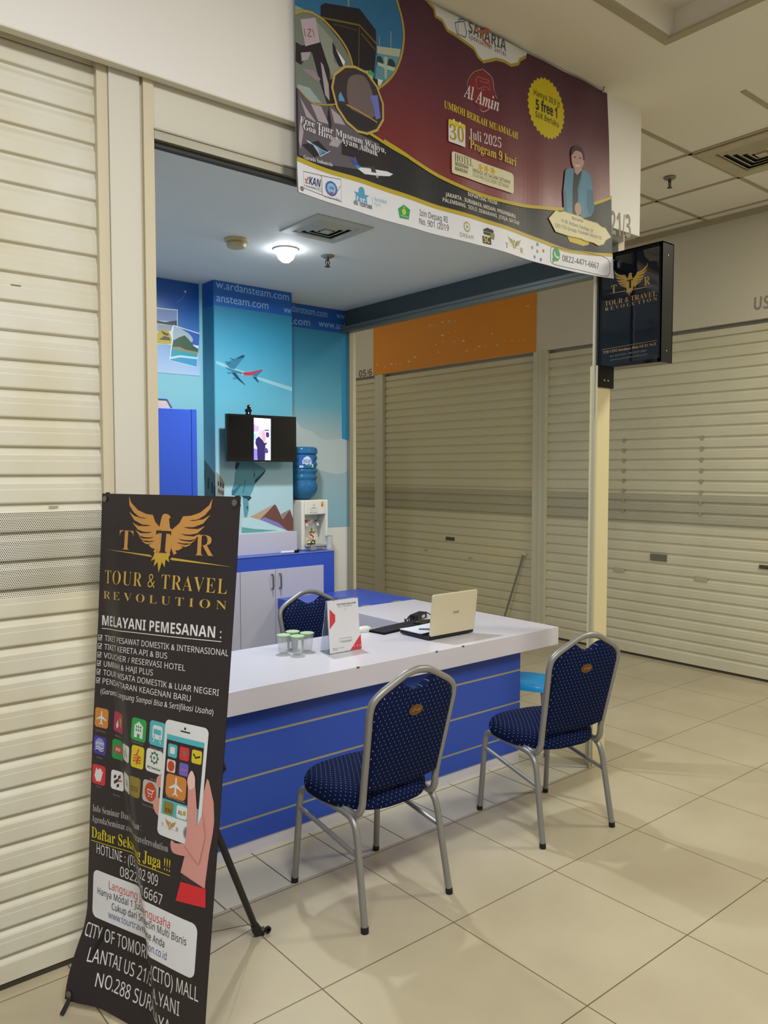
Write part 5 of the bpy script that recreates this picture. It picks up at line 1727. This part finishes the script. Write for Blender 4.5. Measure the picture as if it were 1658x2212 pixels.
# laptop: lid back towards the visitor
t = thing('laptop', 'cream-lidded open laptop seen from behind on the white counter', 'laptop', (3.065, 3.24, ZT))
lx0, lx1, ly = 2.893, 3.238, 3.120
b = MB().use(mat('laptop_black', '#16171b', 0.4))
b.box(lx0, lx1, ly + 0.004, ly + 0.245, ZT + 0.006, ZT + 0.022)
b.build('base', None, t, bevel=0.003)
for x in (lx0 + 0.03, lx1 - 0.03):
    for y in (ly + 0.03, ly + 0.22):
        MB().tube([(x, y, ZT), (x, y, ZT + 0.007)], 0.008, 10).build('rubber_foot', m_blk, t)
B1(lx0 + 0.012, lx1 - 0.012, ly + 0.045, ly + 0.140, ZT + 0.0221, ZT + 0.0245).build('keyboard', m_blk, t)
lean = math.radians(6)
def lidp(u, v, d):
    """u along the width, v up the lid, d outwards (towards the visitor)"""
    return Vector((lx0 + u, ly - v * math.sin(lean) - d * math.cos(lean), ZT + 0.024 + v * math.cos(lean) - d * math.sin(lean)))
b = MB().use(mat('cream_lid', '#d3caae', 0.3))
w_, h_, r_ = 0.345, 0.232, 0.012
pts = []
for cx_, cy_, a0 in ((w_ - r_, h_ - r_, 0), (r_, h_ - r_, 90), (r_, r_, 180), (w_ - r_, r_, 270)):
    for k in range(5):
        a = math.radians(a0 + 22.5 * k)
        pts.append((cx_ + r_ * math.cos(a), cy_ + r_ * math.sin(a)))
b.rings([[lidp(u, v, -0.004) for u, v in pts], [lidp(u, v, 0.003) for u, v in pts], [lidp(0.003 + u * (1 - 0.006 / w_), 0.003 + v * (1 - 0.006 / h_), 0.005) for u, v in pts]])
lid = b.build('lid', None, t)
MB().add([lidp(0.01, 0.012, -0.0045), lidp(w_ - 0.01, 0.012, -0.0045), lidp(w_ - 0.01, h_ - 0.01, -0.0045), lidp(0.01, h_ - 0.01, -0.0045)], [(0, 1, 2, 3)]).build('screen', MATS['dark_screen'], lid)
A = Art(lambda a, b_: (a, b_))
A.text('/SUS', (0.160, 0.112), (0.206, 0.112), ink('#6a655a'), 'bi', 0.014)
A.build('logo', lambda u, v: (lidp(u, v, 0.005), Vector((0, -1, 0))), lid, base=0.0004)
# papers on the laptop and a pen
t = thing('paper_sheets', 'loose white sheets lying on the open laptop keyboard', 'paper', (3.0, 3.26, ZT + 0.026))
b = MB().use(mat('paper', '#d9dde6', 0.7))
zb = ZT + 0.0256
pc = Vector((3.02, 3.285, 0))
for k, (rz, dz) in enumerate(((0.05, 0.0), (-0.04, 0.0018), (0.10, 0.0034))):
    b.box(pc.x - 0.125, pc.x + 0.125, pc.y - 0.085, pc.y + 0.085, zb + dz, zb + dz + 0.0014, rot=rz)
b.build('sheets', None, t)
t = thing('ballpoint_pen', 'black and clear ballpoint pen on the white sheets', 'pen', (2.98, 3.22, ZT + 0.031))
p0, p1 = Vector((2.955, 3.275, zb + 0.0095)), Vector((3.065, 3.175, zb + 0.0095))
MB().tube([p0, p0.lerp(p1, 0.5)], 0.0042, 8).build('barrel', mat('smoke_plastic', '#5a606c', 0.3), t, smooth=True)
MB().tube([p0.lerp(p1, 0.5), p1], 0.0048, 8).build('grip', m_blk, t, smooth=True)
# external keyboard
t = thing('keyboard', 'thin black external keyboard behind the laptop', 'keyboard', (3.0, 3.49, ZT))
kc, kr = Vector((2.985, 3.492, 0)), 0.15
KR = Matrix.Rotation(kr, 3, 'Z')
m_key = mat('black_keys', '#2c2e35', 0.5)
b = MB().use(m_blk).box(kc.x - 0.19, kc.x + 0.19, kc.y - 0.062, kc.y + 0.062, ZT, ZT + 0.010, rot=KR)
b.build('case', None, t)
b = MB().use(m_key)
for i in range(15):
    for j in range(5):
        q = kc + KR @ Vector((-0.175 + i * 0.025, -0.048 + j * 0.024, 0))
        b.box(q.x - 0.0105, q.x + 0.0105, q.y - 0.010, q.y + 0.010, ZT + 0.010, ZT + 0.0135, rot=KR)
b.build('keys', None, t)
t = thing('mobile_phone', 'flat black phone on the counter between keyboard and power adapter', 'phone', (3.16, 3.555, ZT))
pq = at(917, 1350, 2, ZT)
B1(pq.x - 0.07, pq.x + 0.07, pq.y - 0.034, pq.y + 0.034, ZT + 0.0138, ZT + 0.0215, rot=0.25).build('body', m_tv, t, bevel=0.003)
B1(pq.x - 0.064, pq.x + 0.064, pq.y - 0.030, pq.y + 0.030, ZT + 0.0213, ZT + 0.0220, rot=0.25).build('screen', MATS['dark_screen'], t)
t = thing('power_adapter', 'black laptop power adapter with coiled cable on the counter corner', 'adapter', (3.27, 3.68, ZT))
ac = at(903, 1330, 2, ZT + 0.02)
ac.z = 0
AR = 0.42
b = MB().use(mat('adapter_black', '#1b1b20', 0.5)).box(ac.x - 0.075, ac.x + 0.075, ac.y - 0.028, ac.y + 0.028, ZT, ZT + 0.036, rot=AR)
b.build('brick', None, t, bevel=0.004)
RA = Matrix.Rotation(AR, 3, 'Z')
q = ac + RA @ Vector((0.015, -0.0285, 0))
B1(q.x - 0.022, q.x + 0.022, q.y - 0.0006, q.y + 0.0006, ZT + 0.008, ZT + 0.026, rot=AR).build('rating_label', ink('#c9ccd2'), t)
e0 = ac + RA @ Vector((-0.075, 0, 0)) + Vector((0, 0, ZT + 0.018))
cb = MB()
cb.tube(spline([e0, e0 + Vector((-0.03, -0.02, 0.012)), e0 + Vector((-0.06, 0.0, -0.004)), e0 + Vector((-0.075, -0.045, -0.014)), e0 + Vector((-0.03, -0.06, -0.014)), e0 + Vector((0.04, -0.035, -0.014)), e0 + Vector((0.10, -0.05, -0.014)), e0 + Vector((0.16, -0.085, -0.014))], 6), 0.0034, 7)
cb.tube(spline([e0 + Vector((-0.075, -0.045, -0.008)), e0 + Vector((-0.05, -0.01, 0.014)), e0 + Vector((-0.015, -0.03, 0.018)), e0 + Vector((-0.04, -0.06, -0.006)), e0 + Vector((-0.085, -0.03, -0.012)), e0 + Vector((-0.06, 0.01, 0.0))], 6), 0.0034, 7)
e1 = ac + RA @ Vector((0.075, 0, 0)) + Vector((0, 0, ZT + 0.018))
cb.tube(spline([e1, e1 + Vector((0.03, 0.01, 0.006)), e1 + Vector((0.06, -0.01, -0.010)), e1 + Vector((0.05, -0.08, -0.014)), e1 + Vector((-0.04, -0.12, -0.014))], 6), 0.0034, 7)
cb.build('cable', m_blk, t, smooth=True)
t = thing('computer_mouse', 'small white mouse on the counter behind the standing card', 'mouse', (2.73, 3.50, ZT))
mq = at(786, 1361, 2, ZT + 0.01)
rings = []
for sc, z in ((0.92, 0.0), (1.0, 0.006), (0.97, 0.016), (0.80, 0.026), (0.5, 0.032), (0.1, 0.034)):
    rings.append([Vector((mq.x + 0.052 * sc * math.cos(a) * 1.0, mq.y + 0.030 * sc * math.sin(a), ZT + z)) for a in [2 * math.pi * k / 20 for k in range(20)]])
MB().rings(rings).build('shell', mat('white_mouse', '#d9dcd6', 0.3), t, smooth=True)
MB().box(mq.x + 0.016, mq.x + 0.032, mq.y - 0.003, mq.y + 0.003, ZT + 0.026, ZT + 0.0325).build('wheel', ink('#8b8e90'), t)

# standing card
t = thing('payment_stand', 'clear acrylic stand with a white and red payment card on the counter', 'card stand', (2.405, 3.24, ZT))
q0, q1 = at(712, 1414, 2, ZT), at(779, 1402, 2, ZT)
yq = (q0.y + q1.y) / 2
x0, x1 = q0.x, q1.x
ln = math.radians(5)
def cardp(u, v, d=0.0):
    return Vector((x0 + u, yq + v * math.sin(ln) - d * math.cos(ln), ZT + v * math.cos(ln) + d * math.sin(ln)))
CW, CH = x1 - x0, 0.268
m_acr = mat('acrylic', '#dfe6f2', 0.08, trans=0.9, ior=1.2)
b = MB().use(m_acr)
b.prism([cardp(0, 0.0, -0.004), cardp(CW, 0.0, -0.004), cardp(CW, CH, -0.004), cardp(0, CH, -0.004)], (0, 0.003, 0))
b.box(x0, x1, yq - 0.002, yq + 0.085, ZT, ZT + 0.004)
b.prism([(x0, yq + 0.082, ZT + 0.002), (x1, yq + 0.082, ZT + 0.002), cardp(CW, CH, -0.007), cardp(0, CH, -0.007)], (0, 0.003, 0))
b.build('holder', None, t)
B1(x0, x1, cardp(0, CH).y + 0.001, cardp(0, CH).y + 0.016, cardp(0, CH).z - 0.003, cardp(0, CH).z).build('top_edge', mat('edge_reflection', '#7d8fcf', 0.15), t)  # blue reflections in the acrylic painted as the edge colour
MB().prism([cardp(0.001, 0.002), cardp(CW - 0.001, 0.002), cardp(CW - 0.001, CH, 0), cardp(0.001, CH, 0)], (0, 0.002, 0)).build('card', mat('card_white', '#dcdde2', 0.4), t)
nq = (cardp(0, 0, 1) - cardp(0, 0, 0)).normalized()
dd = (cardp(0, CH) - cardp(0, 0)).normalized()
def PCd(x, y):
    r = _f + _r * ((x - W / 2) / FPX) - _u * ((y - H / 2) / FPX)
    o = cardp(0, 0)
    p = CAM + r * ((o - CAM).dot(nq) / r.dot(nq))
    return ((p - o).x, (p - o).dot(dd))
A = Art(zoom(560, 1260, 6.908, PCd))
rdc, tk, tg = ink('#cf3f47'), ink('#3a3d44'), ink('#9c9da4')
A.poly([(1045, 390), (1130, 475), (1130, 575), (1048, 690)], rdc)
A.poly([(1510, 755), (1524, 970), (1355, 998)], rdc)
for x in (1412, 1460, 1502):
    A.disc((x, 934 - (x - 1412) * 0.13), 0.0028, 0.0028, ink('#f0d8d8'))
A.text('QRIS', (1088, 262), (1170, 246), tk, 'b', 0.014)
A.text('QR Code Standar', (1172, 222), (1275, 212), tk, '', 0.006)
A.text('Pembayaran Nasional', (1172, 244), (1300, 228), tk, '', 0.006)
A.line([(1425, 180), (1440, 205), (1450, 180)], 0.003, rdc); A.text('GPN', (1420, 222), (1455, 218), tk, 'b', 0.005)
A.text('TOUR TRAVEL REVOLUTION', (1152, 332), (1435, 298), tk, 'b', 0.008)
A.text('NMID : ID1020000000000', (1165, 362), (1380, 336), tg, '', 0.007)
A.text('A01', (1265, 397), (1292, 393), tg, '', 0.006)
A.text('SATU QRIS UNTUK SEMUA', (1190, 838), (1380, 812), tg, '', 0.006)
A.text('Cek aplikasi penyelenggara', (1190, 876), (1385, 846), tk, '', 0.005)
A.text('di: www.aspi-qris.id', (1225, 888), (1365, 866), tk, '', 0.005)
A.text('Dicetak oleh', (1095, 985), (1165, 975), tk, '', 0.005)
A.text('Versi cetak', (1095, 1008), (1170, 998), tk, '', 0.005)
A.text('Telp 188', (1190, 972), (1265, 958), tg, '', 0.005)
A.build('printed_text', lambda u, v: (cardp(u, v), nq), t, eps=0.0001, base=0.0006)

# sealed water cups
m_cup = mat('clear_cup', '#eef3f3', 0.05, alpha=0.16)
m_lid = mat('green_rim', '#8fc26a', 0.35)
m_foil = mat('pale_green_film', '#bcd6b4', 0.3, alpha=1)
m_wat = mat('cup_water', '#dfe9ec', 0.02, alpha=0.06)


def make_cup(c, label):
    t = thing('water_cup', label, 'cup', c, 'sealed water cups on the counter')
    MB().lathe([(0.001, 0.0), (0.025, 0.0), (0.0265, 0.004), (0.0345, 0.092), (0.0335, 0.092), (0.0252, 0.006), (0.001, 0.005)], c, 24).build('cup_wall', m_cup, t, smooth=True)
    MB().lathe([(0.001, 0.0065), (0.0245, 0.0065), (0.0322, 0.078), (0.001, 0.078)], c, 24).build('water', m_wat, t, smooth=True)
    MB().lathe([(0.0335, 0.0905), (0.0372, 0.0915), (0.0372, 0.0945), (0.034, 0.0955), (0.033, 0.094)], c, 24).build('rim', m_lid, t, smooth=True)
    MB().lathe([(0.001, 0.0945), (0.0338, 0.0948), (0.0338, 0.0956), (0.001, 0.0956)], c, 24).build('film_lid', m_foil, t, smooth=True)
    return t


def dup(root, loc, rotz=None, label=None):
    r = root.copy()
    COL.objects.link(r)
    r.location = loc
    if rotz is not None:
        r.rotation_euler = (0, 0, rotz)
    if label:
        r['label'] = label
    for ch in list(root.children):
        c = ch.copy()
        COL.objects.link(c)
        c.parent = r
        for g in ch.children:
            d = g.copy()
            COL.objects.link(d)
            d.parent = c
    return r


cup0 = make_cup((2.171, 3.318, ZT), 'sealed water cup with green rim nearest the counter edge')
dup(cup0, (2.132, 3.385, ZT), label='sealed water cup with green rim, leftmost of the cluster')
dup(cup0, (2.252, 3.352, ZT), label='sealed water cup with green rim closest to the standing card')
dup(cup0, (2.215, 3.430, ZT), label='sealed water cup with green rim at the back of the cluster')

# ================================================================ BANQUET CHAIRS
m_tub = mat('grey_tube', '#908f8c', 0.38, metal=0.45, noise=0.06, nscale=12)
m_cap = mat('rubber_cap', '#17171a', 0.7)
m_fab_b = fabric_mat('navy_dotted_fabric_back', 0, 2)
m_fab_s = fabric_mat('navy_dotted_fabric_seat', 0, 1)
m_plq = mat('bronze_plaque', '#6b4820', 0.4, metal=0.3)


def backy(z):
    return -0.185 - (z - 0.50) * 0.215


def make_chair(label):
    t = thing('banquet_chair', label, 'chair', (0, 0, 0), 'navy banquet chairs')
    for s in (-1, 1):
        fl = spline([(s * .205, .206, .345), (s * .203, .199, .385), (s * .201, .176, .405), (s * .200, .145, .4085)], 5)
        lg = MB().tube([Vector((s * .214, .232, 0.012))] + fl, 0.0135, 10).build('leg', m_tub, t, smooth=True)
        MB().tube([(s * .2143, .2335, 0), (s * .214, .2322, 0.022)], 0.0148, 10).build('foot_cap', m_cap, lg)
        rl = spline([(s * .199, -.085, .4005), (s * .200, -.130, .393), (s * .202, -.160, .365), (s * .204, -.176, .32)], 5)
        lg = MB().tube(rl + [Vector((s * .214, -.232, 0.012))], 0.0135, 10).build('leg', m_tub, t, smooth=True)
        MB().tube([(s * .2143, -.2333, 0), (s * .214, -.231, 0.022)], 0.0148, 10).build('foot_cap', m_cap, lg)
        MB().tube([(s * .200, .150, .4085), (s * .199, -.09, .4005)], 0.0135, 10).build('seat_rail', m_tub, t, smooth=True)
        MB().tube([(s * .207, .212, .325), (s * .208, -.192, .262)], 0.0095, 8).build('stretcher', m_tub, t, smooth=True)
    b = MB().tube([(-.198, .12, .398), (.198, .12, .398)], 0.009, 8)
    b.tube([(-.197, -.05, .392), (.197, -.05, .392)], 0.009, 8)
    b.build('cross_bar', m_tub, t, smooth=True)
    # arched back loop
    half = [(.190, -.075, .415), (.190, -.125, .402), (.188, -.160, .412), (.184, -.178, .445), (.183, backy(.50), .50), (.193, backy(.64), .64), (.204, backy(.78), .78), (.206, backy(.82), .82), (.198, backy(.855), .855), (.165, backy(.885), .885), (.115, backy(.912), .912), (.060, backy(.940), .940), (.025, backy(.948), .948), (0, backy(.950), .950)]
    path = [Vector((-x, y, z)) for x, y, z in half] + [Vector((x, y, z)) for x, y, z in half[-2::-1]]
    MB().tube(spline(path, 4), 0.0145, 10).build('back_frame', m_tub, t, smooth=True)
    # padded back panel
    out = [(.172, .505), (.180, .62), (.190, .76), (.194, .82), (.186, .848), (.155, .876), (.105, .903), (.080, .915), (.060, .905), (.035, .888), (0, .880)]
    pr = [(x, z) for x, z in out] + [(-x, z) for x, z in out[-2::-1]] + [(-.172, .505), (-.12, .494), (0, .488), (.12, .494)]
    cxz = (0, .69)
    rings = []
    for sc, d in ((0.90, -0.021), (0.965, -0.017), (1.0, -0.007), (1.0, 0.010), (0.96, 0.024), (0.85, 0.034), (0.5, 0.040)):
        rings.append([Vector((cxz[0] + (x - cxz[0]) * sc, backy(cxz[1] + (z - cxz[1]) * sc) + d, cxz[1] + (z - cxz[1]) * sc)) for x, z in pr])
    MB().rings(rings).build('backrest', m_fab_b, t, smooth=True)
    zc = 0.795
    rg = []
    for r_, d in ((1.0, -0.0205), (1.0, -0.0235), (0.8, -0.0255)):
        rg.append([Vector((0.034 * r_ * math.cos(a), backy(zc + 0.021 * r_ * math.sin(a)) + d, zc + 0.021 * r_ * math.sin(a))) for a in [2 * math.pi * k / 24 for k in range(24)]])
    pl = MB().rings(rg).build('plaque', m_plq, t, smooth=True)
    b = MB()
    b.tube([(x, backy(zc) - 0.0258, zc + dz) for x, dz in ((-.020, -.004), (-.008, .006), (.006, -.003), (.020, .005))], 0.0016, 5)
    b.build('plaque_emblem', mat('worn_gold', '#a8803c', 0.4, metal=0.4), pl)
    # seat cushion
    ou = []
    for k in range(40):
        a = 2 * math.pi * k / 40
        c_, s_ = math.cos(a), math.sin(a)
        y = 0.215 * math.copysign(abs(s_) ** 0.62, s_)
        wd_ = 0.232 if y > 0 else 0.232 - 0.052 * (-y / 0.215) ** 1.3
        ou.append((wd_ * math.copysign(abs(c_) ** 0.62, c_), y + 0.022))
    rings = []
    for sc, z in ((0.93, .408), (0.98, .413), (1.0, .428), (1.0, .448), (0.975, .465), (0.91, .479), (0.80, .487), (0.55, .493), (0.2, .495)):
        rings.append([Vector((x * sc, 0.022 + (y - 0.022) * sc, z)) for x, y in ou])
    MB().rings(rings).build('seat', m_fab_s, t, smooth=True)
    return t


ch0 = make_chair('navy dotted banquet chair with grey arched tube back nearest the floor banner')
ch0.location = (1.942, 2.4375, 0)
ch0.rotation_euler = (0, 0, 0.0)
dup(ch0, (2.9915, 2.403, 0), math.radians(-9.5), 'navy dotted banquet chair at the corner end of the counter, beside the slim post')
dup(ch0, (2.665, 3.70, 0), math.radians(176), 'navy dotted staff chair behind the counter facing the visitor')

# ================================================================ STOOL
t = thing('stool', 'bright blue plastic stool with thin grey legs beside the end of the counter', 'stool', (3.72, 3.08, 0))
sc_, sr = Vector((3.715, 3.115, 0)), math.radians(24)
SRM = Matrix.Rotation(sr, 3, 'Z')
rings = []
for s_, z in ((0.93, .372), (1.0, .374), (1.0, .398), (0.96, .408), (0.80, .411), (0.3, .406)):
    ring = []
    for k in range(40):
        a = 2 * math.pi * k / 40
        x = 0.155 * math.copysign(abs(math.cos(a)) ** 0.45, math.cos(a)) * s_
        y = 0.155 * math.copysign(abs(math.sin(a)) ** 0.45, math.sin(a)) * s_
        q = SRM @ Vector((x, y, 0))
        ring.append(sc_ + q + Vector((0, 0, z + 0.010 * math.cos(2 * a) * (1 if s_ > 0.5 else 0))))
    rings.append(ring)
MB().rings(rings).build('seat', mat('bright_blue_plastic', '#14a0ee', 0.35), t, smooth=True)
for sx in (-1, 1):
    for sy in (-1, 1):
        a_, b_ = sc_ + SRM @ Vector((sx * 0.115, sy * 0.115, 0.375)), sc_ + SRM @ Vector((sx * 0.150, sy * 0.150, 0.0))
        lg = MB().tube([a_, b_ + Vector((0, 0, 0.006))], 0.0095, 8).build('leg', m_tub, t, smooth=True)
        MB().tube([b_, b_ + (a_ - b_) * 0.06], 0.0115, 8).build('foot_cap', mat('grey_cap', '#56564e', 0.7), lg)

# ================================================================ BAR LEANING ON THE FAR SHUTTER
t = thing('metal_bar', 'thin grey metal bar leaning against the shutter across the corridor', 'bar', (6.23, 5.5, 0))
p0, p1 = Vector((6.20, 5.585, 0.008)), Vector((6.265, 5.337, 0.825))
MB().tube([p0, p1], 0.014, 4, sq=(1, 0, 0)).build('strip', mat('grey_bar', '#7f8078', 0.4, metal=0.5), t)
B1(6.255, 6.286, p1.y - 0.02, p1.y + 0.02, 0.81, 0.845).build('end_cap', mat('bar_end', '#c9c4ae', 0.5), t)
